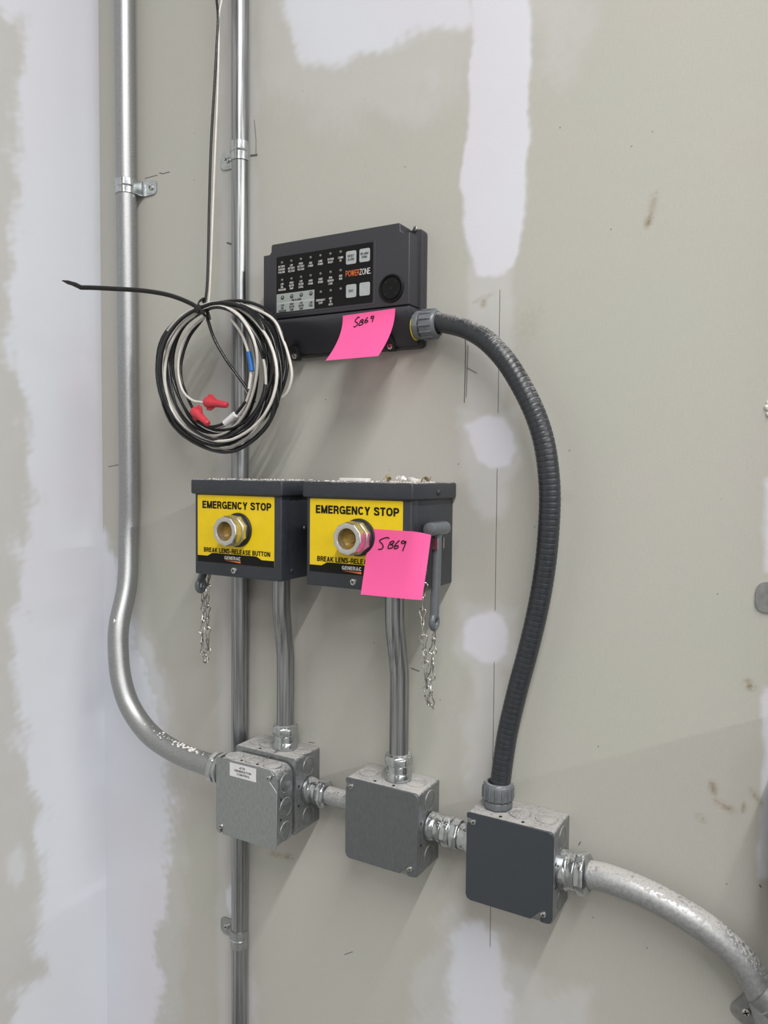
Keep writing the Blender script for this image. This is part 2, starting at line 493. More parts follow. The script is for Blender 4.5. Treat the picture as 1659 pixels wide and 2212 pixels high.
def paint(patches, U, V):
    """patches: (channel, opacity, softness in m, outline in wall coordinates)"""
    out = np.zeros((U.size, 4), np.float32); out[:, 3] = 1
    for i, (ch, op, soft, poly) in enumerate(patches):
        pa = np.array(poly)
        k = (U > pa[:, 0].min()-soft*2) & (U < pa[:, 0].max()+soft*2) & (V > pa[:, 1].min()-soft*2) & (V < pa[:, 1].max()+soft*2)
        if not k.any(): continue
        u, v = U[k], V[k]
        s = sdf_poly(pa, u, v)+wob(u, v, 60, i)*soft*0.5+wob(u, v, 260, i+50)*soft*0.22
        a = np.clip(0.5-s/(2*soft), 0, 1); a = a*a*(3-2*a)*op
        out[k, ch] = np.maximum(out[k, ch], a)
    return out

def on_wall(pts): return [(un(x, y).x, un(x, y).z) for x, y in pts]
def on_left(pts): return [(.05 if x > 200 else un(x, y, XL, 0).y, un(x, y, XL, 0).z) for x, y in pts]
R_, G_, B_ = 0, 1, 2
def blob(px, py, rx, rz, n=10, tilt=0.0):
    c = un(px, py); out = []
    for k in range(n):
        a = 2*math.pi*k/n
        x, z = rx*math.cos(a), rz*math.sin(a)
        out.append((c.x+x*math.cos(tilt)-z*math.sin(tilt), c.z+x*math.sin(tilt)+z*math.cos(tilt)))
    return out
back_patches = [
 (R_, .85, .012, on_wall([(608,-60),(612,40),(622,90),(660,135),(700,146),(750,138),(800,118),(860,98),(930,76),(1022,48),(1022,-60)])),
 (R_, 1., .006, on_wall([(1020,-60),(1148,-60),(1146,120),(1143,300),(1138,400),(1135,480),(1122,540),(1102,578),(1070,599),(1030,592),(1012,545),(1000,480),(997,400),(1006,300),(1014,200),(1022,90)])),
 (B_, .55, .006, on_wall([(1012,560),(1108,560),(1105,700),(1103,790),(1080,900),(1000,900),(1008,650)])),
 (B_, .45, .02, on_wall([(1145,-40),(1260,-40),(1250,60),(1240,160),(1210,190),(1150,170)])),
 (R_, 1., .006, on_wall([(1003,918),(1030,900),(1060,893),(1088,903),(1104,932),(1111,972),(1096,1000),(1060,1012),(1035,1000),(1016,958)])),
 (B_, .75, .008, on_wall([(992,880),(1112,885),(1128,1000),(1095,1050),(1087,1118),(1042,1126),(1020,1090),(1008,1030),(995,960)])),
 (R_, .9, .006, on_wall([(1008,1345),(1030,1325),(1063,1317),(1090,1330),(1098,1362),(1095,1412),(1072,1432),(1040,1430),(1006,1402)])),
 (B_, .7, .01, on_wall([(990,1310),(1120,1310),(1112,1440),(1085,1445),(1092,1560),(1060,1720),(1005,1720),(1014,1560),(1018,1440),(995,1410)])),
 (R_, .9, .014, on_wall([(968,2045),(972,2010),(1000,1990),(1040,1990),(1070,2020),(1088,2075),(1098,2150),(1102,2260),(978,2260)])),
 (B_, .7, .02, on_wall([(880,2260),(905,2140),(930,2050),(975,1958),(1040,1990),(1120,2080),(1180,2130),(1260,2160),(1300,2260)])),
 (B_, .45, .03, on_wall([(560,-40),(1030,-40),(1005,215),(930,245),(830,266),(740,266),(640,235),(565,180)])),
 (B_, .6, .006, on_wall([(915,140),(950,140),(955,180),(940,205),(922,195)])),
 (R_, 1., .024, on_wall([(150,1130),(232,1150),(262,1290),(290,1390),(330,1480),(352,1580),(362,1660),(366,1750),(362,1860),(352,1960),(345,2080),(342,2260),(150,2260)])),
 (R_, .45, .012, on_wall([(150,1280),(300,1330),(345,1440),(370,1530),(365,1700),(150,1700)])),
 (B_, .5, .02, on_wall([(150,1200),(290,1300),(370,1460),(400,1650),(400,1900),(390,2260),(150,2260)])),
 (B_, .5, .008, on_wall([(468,-60),(552,-60),(556,300),(556,700),(545,1000),(545,1500),(548,2000),(560,2260),(472,2260),(470,1500),(474,700)])),
 (R_, .75, .004, on_wall([(486,1920),(506,1905),(520,1915),(520,2010),(500,1985),(488,1955)])),
 (R_, .35, .006, on_wall([(535,2110),(548,2120),(552,2180),(545,2230),(535,2230)])),
 (R_, .6, .004, on_wall([(1650,1030),(1720,1030),(1720,1240),(1648,1240),(1646,1120)])),
 (R_, .7, .004, on_wall([(1648,1480),(1760,1480),(1760,1900),(1636,1900),(1642,1700)])),
 (G_, .8, .003, blob(1402, 478, .0035, .008, 8, -.3)), (G_, .35, .004, blob(1410, 445, .003, .015, 8, -.2)),
 (G_, .8, .003, blob(1044, 656, .004, .005)), (G_, .45, .003, blob(1046, 643, .016, .003, 8, .3)),
 (G_, .13, .012, blob(1140, 700, .012, .02)),
 (G_, .7, .003, blob(1541, 1703, .0035, .008, 8, .4)), (G_, .6, .003, blob(1568, 1742, .012, .0025, 8, -.4)),
 (G_, .8, .003, blob(1606, 1745, .003, .006)), (G_, .6, .003, blob(1632, 1720, .004, .013, 8, .6)),
 (G_, .6, .003, blob(1512, 1766, .006, .003, 8, -.6)), (G_, .7, .003, blob(1617, 1477, .0055, .003, 8, -.7)),
 (G_, .6, .006, blob(605, 1848, .02, .004, 8, .1)), (G_, .35, .01, blob(1213, 1076, .006, .005)),
]
left_patches = [
 (R_, .95, .024, on_left([(216,-60),(60,-60),(44,60),(36,200),(38,330),(30,480),(20,640),(24,780),(50,880),(66,960),(68,1080),(44,1180),(36,1300),(30,1480),(40,1560),(62,1680),(86,1790),(84,2000),(92,2120),(98,2260),(226,2260)])),
 (R_, .5, .015, on_left([(10,1850),(50,1820),(60,1900),(30,1930)])),
 (B_, .62, .03, [(.1, 0), (-6, 0), (-6, CEIL), (.1, CEIL)]),
 (B_, .6, .05, on_left([(216,-60),(0,-60),(0,700),(30,900),(0,1200),(30,1500),(60,1700),(50,2260),(226,2260)])),
 (R_, .9, .02, [(.05, CEIL), (-.17, CEIL), (-.17, 2.2), (.05, 2.2)]),
 (R_, .9, .02, [(.05, .8), (-.17, .8), (-.17, 0), (.05, 0)]),
]

def grid_mesh(name, us, vs, fn, mat_, parent, patches, edge=None):
    """fn(u, v) -> point; us / vs are grid lines"""
    U, V = np.meshgrid(us, vs)
    if edge is not None: U = edge(U, V)
    P = fn(U.ravel(), V.ravel())
    nu, nv = len(us), len(vs)
    me = bpy.data.meshes.new(name)
    idx = np.arange(nu*nv).reshape(nv, nu)
    q = np.stack([idx[:-1, :-1], idx[:-1, 1:], idx[1:, 1:], idx[1:, :-1]], -1).reshape(-1, 4)
    me.from_pydata(P.tolist(), [], q.tolist())
    at = me.attributes.new('paint', 'FLOAT_COLOR', 'POINT')
    at.data.foreach_set('color', paint(patches, U.ravel(), V.ravel()).ravel())
    me.materials.append(mat_)
    o = bpy.data.objects.new(name, me)
    col.objects.link(o)
    if parent: o.parent = parent
    return o

wall_back = tag(MB().box(XL-0.1, 8.0, 0.013, 0.1, 0, CEIL).build('wall_back', M['hole'], smooth=0), 'grey-beige unpainted drywall wall with patches of white joint compound', 'wall', kind='structure')
def lines(a, b, step, fine_a, fine_b):
    L_ = [a]+list(np.arange(max(a, fine_a), min(b, fine_b), step))+[b]
    return np.unique(np.round(np.array(L_), 6))
vz = lines(0, CEIL, 0.0032, 0.68, 2.40)
for side in (0, 1):
    if side == 0:
        us = lines(XL, 0.1632, 0.0032, XL, 0.1632-0.002)
    else:
        us = lines(0.1632, 8.0, 0.0032, 0.1632+0.002, 0.52)
        us = np.unique(np.concatenate([us, np.arange(0.6, 8.0, 0.3)]))
    def edge(U, V, side=side):
        g = np.full(V.shape, 0.00028)
        for z0, z1 in ((1.7795, CEIL), (un(1065,1010).z, un(1065,893).z), (un(1050,1430).z, un(1055,1318).z), (0, un(1048,2040).z)):
            g[(V > z0) & (V < z1)] = 0.0
        sx = 0.1632-0.0035*(V-1.5)
        E_ = U.copy()
        k = np.abs(U-0.1632) < 1e-5
        E_[k] = (sx+(g if side else -g))[k]
        n_ = (np.abs(U-0.1632) < 0.012) & ~k
        E_[n_] = U[n_]+(sx-0.1632)[n_]
        return E_
    pnl = grid_mesh('drywall_panel', us, vz, lambda u, v: np.stack([u, 0*u, v], -1), M['wall'], wall_back, back_patches, edge)
wall_left = grid_mesh('wall_left', lines(-6.0, 0.0, 0.0035, -0.26, 0.0), vz, lambda u, v: np.stack([0*u+XL, u, v], -1), M['wall'], None, left_patches)
tag(wall_left, 'side drywall wall with a wide white taped corner joint', 'wall', kind='structure')
# flush skim over the covered lengths of the board joint is part of the panels; plain shell for the rest of the room
tag(MB().box(8.0, 8.1, -6.1, 0.1, 0, CEIL).build('wall_right', M['ceiling'], smooth=0), 'far side wall of the plant room', 'wall', kind='structure')
tag(MB().box(XL-0.1, 8.1, -6.1, -6.0, 0, CEIL).build('wall_front', M['ceiling'], smooth=0), 'wall facing the conduit wall across the room', 'wall', kind='structure')
tag(MB().box(XL-0.1, 8.1, -6.1, 0.1, -0.1, 0).build('floor', M['concrete'], smooth=0), 'grey concrete floor', 'floor', kind='structure')
tag(MB().box(XL-0.1, 8.1, -6.1, 0.1, CEIL, CEIL+0.1).build('ceiling', M['ceiling'], smooth=0), 'pale ceiling deck', 'ceiling', kind='structure')

# pencil strokes and scuffs on the board, each a thin flat mark
def mark(pts, w=0.0006):
    P = [un(x, y, -0.0004) for x, y in pts]
    MB().tube(P, w, 6, flat=(0.15, 1.0)).build('pencil_mark', M['pencil'], wall_back, smooth=0)
mark([(1005,690),(1006,760),(1003,870)]); mark([(1011,745),(1009,800),(1007,858)], .0004)
mark([(1008,794),(1030,806)], .0004); mark([(549,258),(553,300),(553,338)], .0004)
mark([(541,336),(556,334)], .0013); mark([(313,385),(340,378)], .0004); mark([(344,373),(352,375),(366,371)], .0005)
mark([(1250,1826),(1254,1818)], .0006); mark([(744,2062),(762,2056)], .0004)
mark([(888,1443),(906,1450)], .0006); mark([(490,524),(502,528)], .0012); mark([(234,1008),(256,1004)], .0005)
mark([(667,1603),(680,1605)], .0004); mark([(1640,1911),(1644,1917)], .0007)

# ------------------------------------------------------------------ small shared hardware
def screw_head(mb, c, ax, r=0.0032, h=0.0022):
    mb.lathe([(r, 0), (r, h*0.35), (r*0.86, h*0.75), (r*0.5, h), (0, h)], c, ax, 20)
def screw(parent, c, ax, r=0.0032, h=0.0022, material='screw'):
    ax = Vector(ax).normalized(); c = Vector(c)
    mb = MB(); screw_head(mb, c, ax, r, h)
    s_ = mb.build('screw', M[material], parent)
    a = Vector((0, 0, 1)) if abs(ax.z) < 0.9 else Vector((1, 0, 0))
    e1 = (a-ax*a.dot(ax)).normalized(); e2 = ax.cross(e1)
    e1, e2 = (e1+e2*0.45).normalized(), (e2-e1*0.45).normalized()
    mb = MB()
    for e, g in ((e1, e2), (e2, e1)):
        vs = []
        for t in (-1, 1):
            for s2 in (-1, 1):
                for k in (0.5, 1.04):
                    vs.append(c+e*(t*r*0.62)+g*(s2*r*0.12)+ax*(h*k))
        mb.add(vs, [(0,1,3,2),(4,6,7,5),(0,4,5,1),(2,3,7,6),(0,2,6,4),(1,5,7,3)])
    d = mb.build('drive_recess', M['hole'], s_, smooth=0, at=org(parent))
    d.location = (0, 0, 0)
    return s_
# sub-parts share the frame of the thing above them
_build0 = MB.build

def connector(parent, base, ax, r_tube, name='connector', dusty=True):
    """compression connector: hexed body against the box, waisted barrel, hexed gland nut"""
    ax = Vector(ax).normalized(); base = Vector(base)
    z = 'zinc_dusty' if dusty else 'zinc'
    r = r_tube
    c_ = MB().lathe([(r*1.30, 0), (r*1.42, .0015), (r*1.42, .0075), (r*1.30, .0095), (r*1.27, .012), (r*1.30, .0175), (r*1.25, .019), (r*1.0, .019)], base, ax, 32).build(name, M[z], parent)
    n_ = MB().lathe([(r*1.2, .0185), (r*1.52, .0195), (r*1.56, .022), (r*1.56, .027), (r*1.50, .0295), (r*1.22, .0325), (r*1.04, .0333), (r*1.04, .0300)], base, ax, 8, 0.2).build('gland_nut', M[z], c_, bevel=.0012, seg=2, smooth=30, at=org(parent))
    n_.location = (0, 0, 0)
    return c_

def knock(mb, c, ax, r=0.0125):
    mb.lathe([(r, -0.0003), (r, 0.0004), (r-.0006, 0.0009), (r-.0016, 0.0003), (r-.0028, 0.0003), (r-.0034, .0006), (0, 0.0006)], c, ax, 28)

# ------------------------------------------------------------------ junction boxes
S = 0.0508
def junction_box(cx, cz, y_back, y_front, label, cover, corner=0.004, notch='tl_br', tops=(-.031, 0, .031), sides=(.031, -.031), lefts=(), side_holes=True):
    t = thing('junction_box', (cx, y_back, cz), label, 'junction box', 'square steel junction boxes')
    body = MB().prism(rrect(cx-S, cx+S, cz-S, cz+S, corner), y_back, y_front).build('body', M['box'], t, bevel=.0012)
    ym = (y_back+y_front)/2
    for dx in tops:
        mb = MB(); knock(mb, (cx+dx, ym+random.uniform(-.003, .003), cz+S), (0, 0, 1)); mb.build('knockout', M['box'], t)
    for dz in sides:
        mb = MB(); knock(mb, (cx+S, ym, cz+dz), (1, 0, 0)); mb.build('knockout', M['box'], t)
    for dz in lefts:
        mb = MB(); knock(mb, (cx-S, ym, cz+dz), (-1, 0, 0)); mb.build('knockout', M['box'], t)
    for dx in (-.013, .013):
        MB().lathe([(.0019, -.0005), (.0019, .00025)], (cx+dx, y_front+.006, cz+S), (0, 0, 1), 14).build('screw_hole', M['hole'], t)
    if side_holes:
        for dz in (-.013, .013):
            MB().lathe([(.0017, -.0005), (.0017, .00025)], (cx+S, y_front+.006, cz+dz), (1, 0, 0), 14).build('screw_hole', M['hole'], t)
    if cover:
        a = S-.0004; r = .006
        if notch == 'tl_br':
            poly = [(-a, a-.001), (-a+.002, a), (a-r, a), (a-r*.3, a-r*.3), (a, a-r), (a, -a+r), (a-.002, -a+.0012), (a-.006, -a), (a-.013, -a), (a-.013, -a+.004),
                    (a-.0075, -a+.007), (a-.0065, -a+.0105), (a-.0135, -a+.0115), (a-.0215, -a+.003), (a-.024, -a), (-a+r, -a), (-a+r*.3, -a+r*.3), (-a, -a+r), (-a, a-.0125),
                    (-a+.008, a-.0115), (-a+.009, a-.0075), (-a+.005, a-.0065), (-a, a-.006)]
            sc = ((-a+.0085, a-.0095), (a-.0095, -a+.0095))
        else:
            poly = [(-a, a-.002), (-a+.002, a), (a-r-.004, a), (a-.004, a-.005), (a-.0125, a-.0095), (a-.0125, a-.0135), (a, a-.026), (a, -a+r), (a-r*.3, -a+r*.3), (a-r, -a), (-a+.0115, -a), (-a+.0115, -a+.008), (-a+.0075, -a+.008),
                    (-a+.0075, -a), (-a+.004, -a+.001), (-a, -a+.005)]
            sc = ((a-.0125, a-.0095), (-a+.0095, -a+.0105))
        c_ = MB().prism([(cx+x, cz+z) for x, z in poly], y_front, y_front-.0018).build('cover', M[cover], t, bevel=.0004, seg=1)
        for x, z in sc: screw(t, (cx+x, y_front-.0016, cz+z), (0, -1, 0), .0034, .0026)
        for sx in ((-1, 1) if notch == 'tl_br' else (1,)):
            pass
    return t

JB1 = (-0.1345, 1.148); JB1F = (-0.1365, 1.1427); JB2 = (0.0442, 1.1422); JB3 = (0.2068, 1.1365)
jb1 = junction_box(*JB1, 0, -.0535, 'galvanized steel box screwed to the wall behind the labelled box', None, tops=(-.031, -.014, .041), sides=(.033, -.033))
jbf = junction_box(*JB1F, -.0575, -.0885, 'galvanized steel box with small white printed label on its cover', 'cover', corner=.014, notch='tr_bl', tops=(-.031, 0, .031), sides=(.031, 0, -.031))
jb2 = junction_box(*JB2, 0, -.0545, 'square box with cover toned for a dim reflection, between two other boxes', 'cover_dim_refl', tops=(-.033, .033), sides=(.033, -.034))
jb3 = junction_box(*JB3, 0, -.0545, 'square box with cover toned for a dark reflection below the flexible conduit', 'cover_dark_refl', tops=(.003, .033), sides=(.034, -.034))
# bonding screw tab joining the labelled box to the one behind
MB().tube([(JB1F[0]+.012, -.062, JB1F[1]+S+.001), (JB1F[0]+.016, -.046, JB1[1]+S+.001)], .0009, 8).build('tie_wire', M['zinc'], jbf)
# printed label: corners from the photograph on the cover plane
yl = -.0906
a_, b_, c_, d_ = un(496.5,1646,yl), un(553.5,1661.5,yl), un(551.5,1692,yl), un(496.5,1675,yl)
lab = MB().prism([(a_.x, a_.z), (b_.x, a_.z), (b_.x, d_.z), (a_.x, d_.z)], yl, yl-.0002).build('printed_label', M['paper_label'], jbf, smooth=0)
mb = MB()
lx = (a_.x+b_.x)/2+.001; lz = (a_.z+d_.z)/2; lh = a_.z-d_.z
for i, s_ in enumerate(('ATS', 'GENERATOR', 'CONTROL')):
    put_text(mb, s_, lx-.002+i*.001, lz+lh*(.25-.25*i), lh*.15, yl-.0004, w=.0031*len(s_), t=.15)
o = mb.build('lettering', M['ink'], lab, smooth=0, recalc=False, at=org(jbf)); o.location = (0, 0, 0)

# ------------------------------------------------------------------ conduits
R34, R1 = 0.0117, 0.01475
def tube_path(pts, n=10): return spline(pts, n)
# large conduit in the corner
xc = un(277, 700, -.018).x
bx = un(466, 1655, -.0725)
p1 = [(xc-.003, -.019, 3.0), (xc-.002, -.019, 2.2), (xc, -.019, 1.75), (xc+.001, -.019, 1.55), (xc+.001, -.021, 1.47)]
p1 += [tuple(un(275,1260,-.035)), tuple(un(258,1345,-.058)), tuple(un(255.5,1400,-.066)), tuple(un(262,1468,-.071)), tuple(un(283,1530,-.0725)), tuple(un(325,1587,-.0725)), tuple(un(383,1626,-.0725)), tuple(un(438,1647.5,-.0725)), (JB1F[0]-S-.004, -.0725, bx.z-.001)]
t = thing('conduit', (xc, -.019, 3.0), 'large galvanized conduit in the corner, bending to the labelled box', 'conduit', 'rigid metal conduits')
MB().tube(tube_path(p1, 10), R1, 28).build('tube', M['emt_dull'], t)
ax = Vector((-1, .0, .02))
MB().lathe([(R1*1.25, 0), (R1*1.42, .001), (R1*1.42, .004), (R1*1.2, .0055), (R1*1.2, .009), (R1*1.34, .0105), (R1*1.36, .0165), (R1*1.25, .0185), (R1*1.03, .0185)], (JB1F[0]-S, -.0725, bx.z-.001), ax, 32).build('connector', M['zinc_dusty'], t)
# white compound smears on the bend
def smear(parent, px, py, y, rx, rz, tilt=0):
    c = un(px, py, y); mb = MB(); vs = [c+Vector((0, -.0012, 0))]; n = 14
    for k in range(n):
        a = 2*math.pi*k/n; q = 1+.35*math.sin(3*a+px)
        x, z = rx*q*math.cos(a), rz*q*math.sin(a)
        vs.append(c+Vector((x*math.cos(tilt)-z*math.sin(tilt), .0018, x*math.sin(tilt)+z*math.cos(tilt))))
    mb.add(vs, [(0, 1+k, 1+(k+1) % n) for k in range(n)])
    mb.build('compound_smear', M['plaster'], parent)
smear(t, 272, 1173, -.0335, .005, .011); smear(t, 253, 1508, -.084, .0028, .007); smear(t, 246, 1343, -.072, .002, .004); smear(t, 282, 1567, -.086, .0022, .005, .5)
# gypsum crumbs lying along the top of the bend
mb = MB()
sp = tube_path(p1[-6:], 12)
for k in range(70):
    c = sp[random.randrange(22, 50)]+Vector((random.gauss(0, .001), random.gauss(-.002, .0035), R1*0.95))
    r = random.uniform(.0008, .0026)
    mb.lathe([(r*.6, -r*.6), (r, 0), (r*.5, r*.7)], c, (random.gauss(0, .3), random.gauss(0, .3), 1), 6, random.random())
cr = mb.build('gypsum_crumbs', M['plaster'], t, smooth=0); cr['kind'] = 'stuff'

# centre conduit, running the whole height behind the boxes
C2 = (-0.212, -.0130)
t = thing('conduit', (C2[0], C2[1], 0), 'slim straight conduit running the full wall height behind the boxes', 'conduit', 'rigid metal conduits')
MB().tube([(C2[0]+.002, C2[1]-.003, z) for z in (3.2, 2.2)]+[(C2[0], C2[1], z) for z in (1.9, 1.5, 1.2, .9, .5, .02)], R34, 28).build('tube', M['emt'], t)

# short drops from the stop boxes
def drop(x0, y0, z0, x1, y1, z1, label):
    t = thing('conduit', (x1, y1, z1), label, 'conduit', 'rigid metal conduits')
    pts = [(x0, y0, z0), (x0, y0, z0-.03), (x0+(x1-x0)*.12, y0+(y1-y0)*.12, z0-.055), (x0+(x1-x0)*.88, y0+(y1-y0)*.88, z0-.105), (x1, y1, z0-.13), (x1, y1, z1+.02), (x1, y1, z1+.004)]
    MB().tube(tube_path(pts, 8), R34, 28).build('tube', M['emt'], t)
    connector(t, (x1, y1, z1), (0, 0, 1), R34)
drop(-.1235, -.034, 1.4365, -.1205, -.028, JB1[1]+S, 'short conduit dropping from the uncovered stop box to the boxes below')
drop(.0475, -.034, 1.4365, .0525, -.028, JB2[1]+S, 'short conduit dropping from the stop box with the pink note')

# nipples between the boxes
def nipple(x0, x1, y, z0, z1, label):
    t = thing('conduit_nipple', (x0, y, z0), label, 'conduit', 'nipples between the boxes')
    MB().tube([(x0+.002, y, z0), (x1-.002, y, z1)], R34, 28).build('tube', M['emt_dusty'], t)
    d = Vector((x1-x0, 0, z1-z0))
    connector(t, (x0, y, z0), d, R34)
    return t, d
z12 = un(690,1711,-.027).z; 
t, d = nipple(JB1[0]+S, JB2[0]-S, -.027, z12, z12-.002, 'short dusty nipple joining the labelled box pair to the middle box')
MB().lathe([(R34*1.42, 0), (R34*1.42, .004), (R34*1.2, .0055), (R34*1.22, .009), (R34*1.03, .0095)], (JB2[0]-S, -.027, z12-.002), -d, 24).build('connector', M['zinc_dusty'], t)
z23 = un(955,1790,-.027).z
t, d = nipple(JB2[0]+S, JB3[0]-S, -.027, z23, z23-.003, 'short zinc nipple joining the middle box to the last box')
connector(t, (JB3[0]-S, -.027, z23-.003), -d, R34)

# swept conduit leaving the last box
z3 = un(1240,1885,-.028).z
pts = [(JB3[0]+S+.006, -.028, z3), tuple(un(1264,1888,-.029)), tuple(un(1311,1897,-.030)), tuple(un(1394,1929,-.030)), tuple(un(1477,1974,-.029)), tuple(un(1546,2021,-.027)), tuple(un(1602,2075,-.024)), tuple(un(1640,2136,-.021)), tuple(un(1663,2200,-.019)), tuple(un(1676,2260,-.018)), tuple(un(1690,2400,-.018)), tuple(un(1700,2700,-.018))]
t = thing('conduit', pts[0], 'large dusty conduit sweeping down from the last box', 'conduit', 'rigid metal conduits')
MB().tube(tube_path(pts, 10), R1, 32).build('tube', M['emt_dusty'], t)
connector(t, (JB3[0]+S, -.028, z3), Vector(pts[1])-Vector((JB3[0]+S, -.028, z3)), R1)

# vertical conduit just past the frame with a pale coupling
XR = 0.497
t = thing('conduit', (XR, -.018, 1.2), 'vertical conduit with pale end fitting above the sweeping conduit', 'conduit', 'rigid metal conduits')
MB().tube([(XR, -.018, 3.2), (XR, -.018, 2.0), (XR, -.018, 1.2)], R1, 24).build('tube', M['emt'], t)
zf = un(1655,1965,-.03).z
MB().lathe([(R1, 0), (.026, .004), (.032, .012), (.034, .03), (.034, .14), (.030, .155), (R1, .165)], (XR, -.036, zf), (0, 0, 1), 28).build('coupling', M['pale'], t)

# ------------------------------------------------------------------ straps
def strap(x, yc, z, r, side, label, wide=.021, ear=.030, tilt=0.0, dull=False):
    """one-hole strap: band over the tube, ear flat on the wall on one side"""
    t = thing('conduit_strap', (x, 0, z), label, 'pipe strap', 'one-hole conduit straps')
    th = .0013
    out2 = [(x+side*(r+th)*math.cos(math.radians(190-200*k/18)), yc-(r+th)*math.sin(math.radians(190-200*k/18))) for k in range(19)]
    inn2 = [(x+side*r*math.cos(math.radians(190-200*k/18)), yc-r*math.sin(math.radians(190-200*k/18))) for k in range(19)]
    ends = [(r+ear-.009+.009*math.sin(q), math.cos(q)) for q in [math.pi/2*k/8 for k in range(9)]]
    out2 += [(x+side*(r+th+.0012), -.004), (x+side*(r+.006), -.0022)]+[(x+side*e_, -.0022) for e_, _ in ends]
    inn2 += [(x+side*(r), -.0045), (x+side*(r+.004), -.0004)]+[(x+side*e_, -.0004) for e_, _ in ends]
    n = len(out2); vs = []; fs = []
    hw = [wide/2 for k in range(21)]+[wide/2*(.35+.65*c_) for _, c_ in ends]
    for k in range(n):
        for (px, py) in (out2[k], inn2[k]):
            for s2 in (-1, 1): vs.append((px, py, z+s2*hw[k]))
    for k in range(n-1):
        i, j = 4*k, 4*(k+1)
        fs += [(i, j, j+1, i+1), (i+2, i+3, j+3, j+2), (i, i+2, j+2, j), (i+1, j+1, j+3, i+3)]
    fs += [(0, 1, 3, 2), (4*n-4, 4*n-2, 4*n-1, 4*n-3)]
    rot = lambda v: Vector((x+(v[0]-x)*math.cos(tilt)-(v[2]-z)*math.sin(tilt), v[1], z+(v[0]-x)*math.sin(tilt)+(v[2]-z)*math.cos(tilt)))
    MB().add([rot(v) for v in vs], fs).build('band', M['zinc_dull' if dull else 'zinc'], t)
    # raised stiffening rib round the band
    MB().tube([rot((x+side*(r+th)*math.cos(math.radians(170-160*k/14)), yc-(r+th)*math.sin(math.radians(170-160*k/14)), z)) for k in range(15)], .0014, 8).build('rib', M['zinc'], t)
    screw(t, rot((x+side*(r+ear*.64), -.0022, z)), (0, -1, 0), .0045, .003)
    return t
strap(xc-.001, -.019, un(275,397,-.03).z, R1, 1, 'zinc strap on the large corner conduit, ear to its right')
strap(C2[0]+.0008, C2[1]-.001, un(519,320,-.025).z, R34, -1, 'zinc strap on the slim conduit above the wire coil', ear=.034, wide=.025)
strap(C2[0], C2[1], un(521,2040,-.025).z, R34, -1, 'zinc strap on the slim conduit below the junction boxes', ear=.034, dull=True, wide=.025)
strap(XR, -.018, un(1657,1291,-.002).z, R1, -1, 'dull strap ear screwed to the wall, level with the grey hammer ring', ear=.044, dull=True, wide=.030)
strap(XR, -.018, un(1657,278,-.002).z, R1, -1, 'uppermost strap of the vertical conduit past the bare board', ear=.034)
sp_ = un(1652,2150,-.02)
strap(sp_.x+.006, -.0205, sp_.z-.002, R1+.0015, -1, 'strap holding the lower end of the sweeping dusty conduit', ear=.036, wide=.026, tilt=.95, dull=True)

# ------------------------------------------------------------------ flexible conduit
yp = -.024
fc = un(905,703,yp)
zt = un(1074,1712,-.027)
fp = [un(945,697,yp), un(972,700,-.026), un(1010,711,-.030), un(1050,735,-.034), un(1092,779,-.037), un(1130,840,-.038), un(1160,905,-.038), un(1178,970,-.038), un(1187,1050,-.037), un(1186,1130,-.036), un(1178,1220,-.034), un(1163,1310,-.032), un(1142,1400,-.030), un(1118,1490,-.028), un(1097,1580,-.027), un(1086,1650,-.027), un(1081,1690,-.027)]
fp = [Vector((.0735, yp, fc.z))]+fp+[Vector((zt.x+.002, -.027, JB3[1]+S+.012))]
path = spline(fp, 26)
t = thing('flexible_conduit', fc, 'ribbed charcoal flexible conduit arching from the alarm panel to the last box', 'flexible conduit')
# arc-length resample for even corrugation
Ls = [0]
for i in range(1, len(path)): Ls.append(Ls[-1]+(path[i]-path[i-1]).length)
Np = 900; rs = []; pp = []
for i in range(Np):
    s_ = Ls[-1]*i/(Np-1)
    j = min(max(np.searchsorted(Ls, s_), 1), len(Ls)-1)
    f_ = (s_-Ls[j-1])/max(Ls[j]-Ls[j-1], 1e-9)
    pp.append(path[j-1].lerp(path[j], f_))
    amp = .00042*min(1, max(0, (s_-.05)/.06))
    ph = (s_/.0062) % 1
    rs.append(.0116-amp*max(0, 1-abs(ph-.5)/.16))
MB().tube(pp, rs, 28).build('jacket', M['flex'], t, smooth=50)
def lt_connector(base, ax, seal):
    ax = Vector(ax).normalized(); base = Vector(base)
    r = .0116
    c_ = MB().lathe([(r*1.38, .001), (r*1.46, .002), (r*1.46, .008), (r*1.38, .009), (r*1.2, .0095), (r*1.2, .012)], base, ax, 8, .2).build('fitting_body', M['grey_plastic'], t, bevel=.0006, seg=1, smooth=30)
    if seal:
        q = MB().lathe([(r*1.30, 0), (r*1.30, .0011)], base, ax, 24).build('seal_washer', M['washer_yellow'], t)
        q.location.z -= .0022
    n_ = MB().lathe([(r*1.3, .0105), (r*1.46, .0115), (r*1.47, .024), (r*1.42, .0275), (r*1.28, .0295), (r*1.04, .030), (r*1.03, .025)], base, ax, 40).build('gland_nut', M['grey_plastic'], t)
    a = Vector((0, 0, 1)) if abs(ax.z) < .9 else Vector((1, 0, 0))
    e1 = (a-ax*a.dot(ax)).normalized(); e2 = ax.cross(e1)
    mb = MB()
    for k in range(14):
        q = 2*math.pi*k/14
        d = e1*math.cos(q)+e2*math.sin(q)
        mb.tube([base+ax*.0115+d*(r*1.45), base+ax*.0125+d*(r*1.49), base+ax*.022+d*(r*1.49), base+ax*.0265+d*(r*1.42)], .0013, 8)
    g = mb.build('grip_ribs', M['grey_plastic'], n_, at=org(t)); g.location = (0, 0, 0)
lt_connector((.0665, yp, fc.z), (1, 0, 0), True)
lt_connector((zt.x+.001, -.027, JB3[1]+S), (0, 0, 1), False)

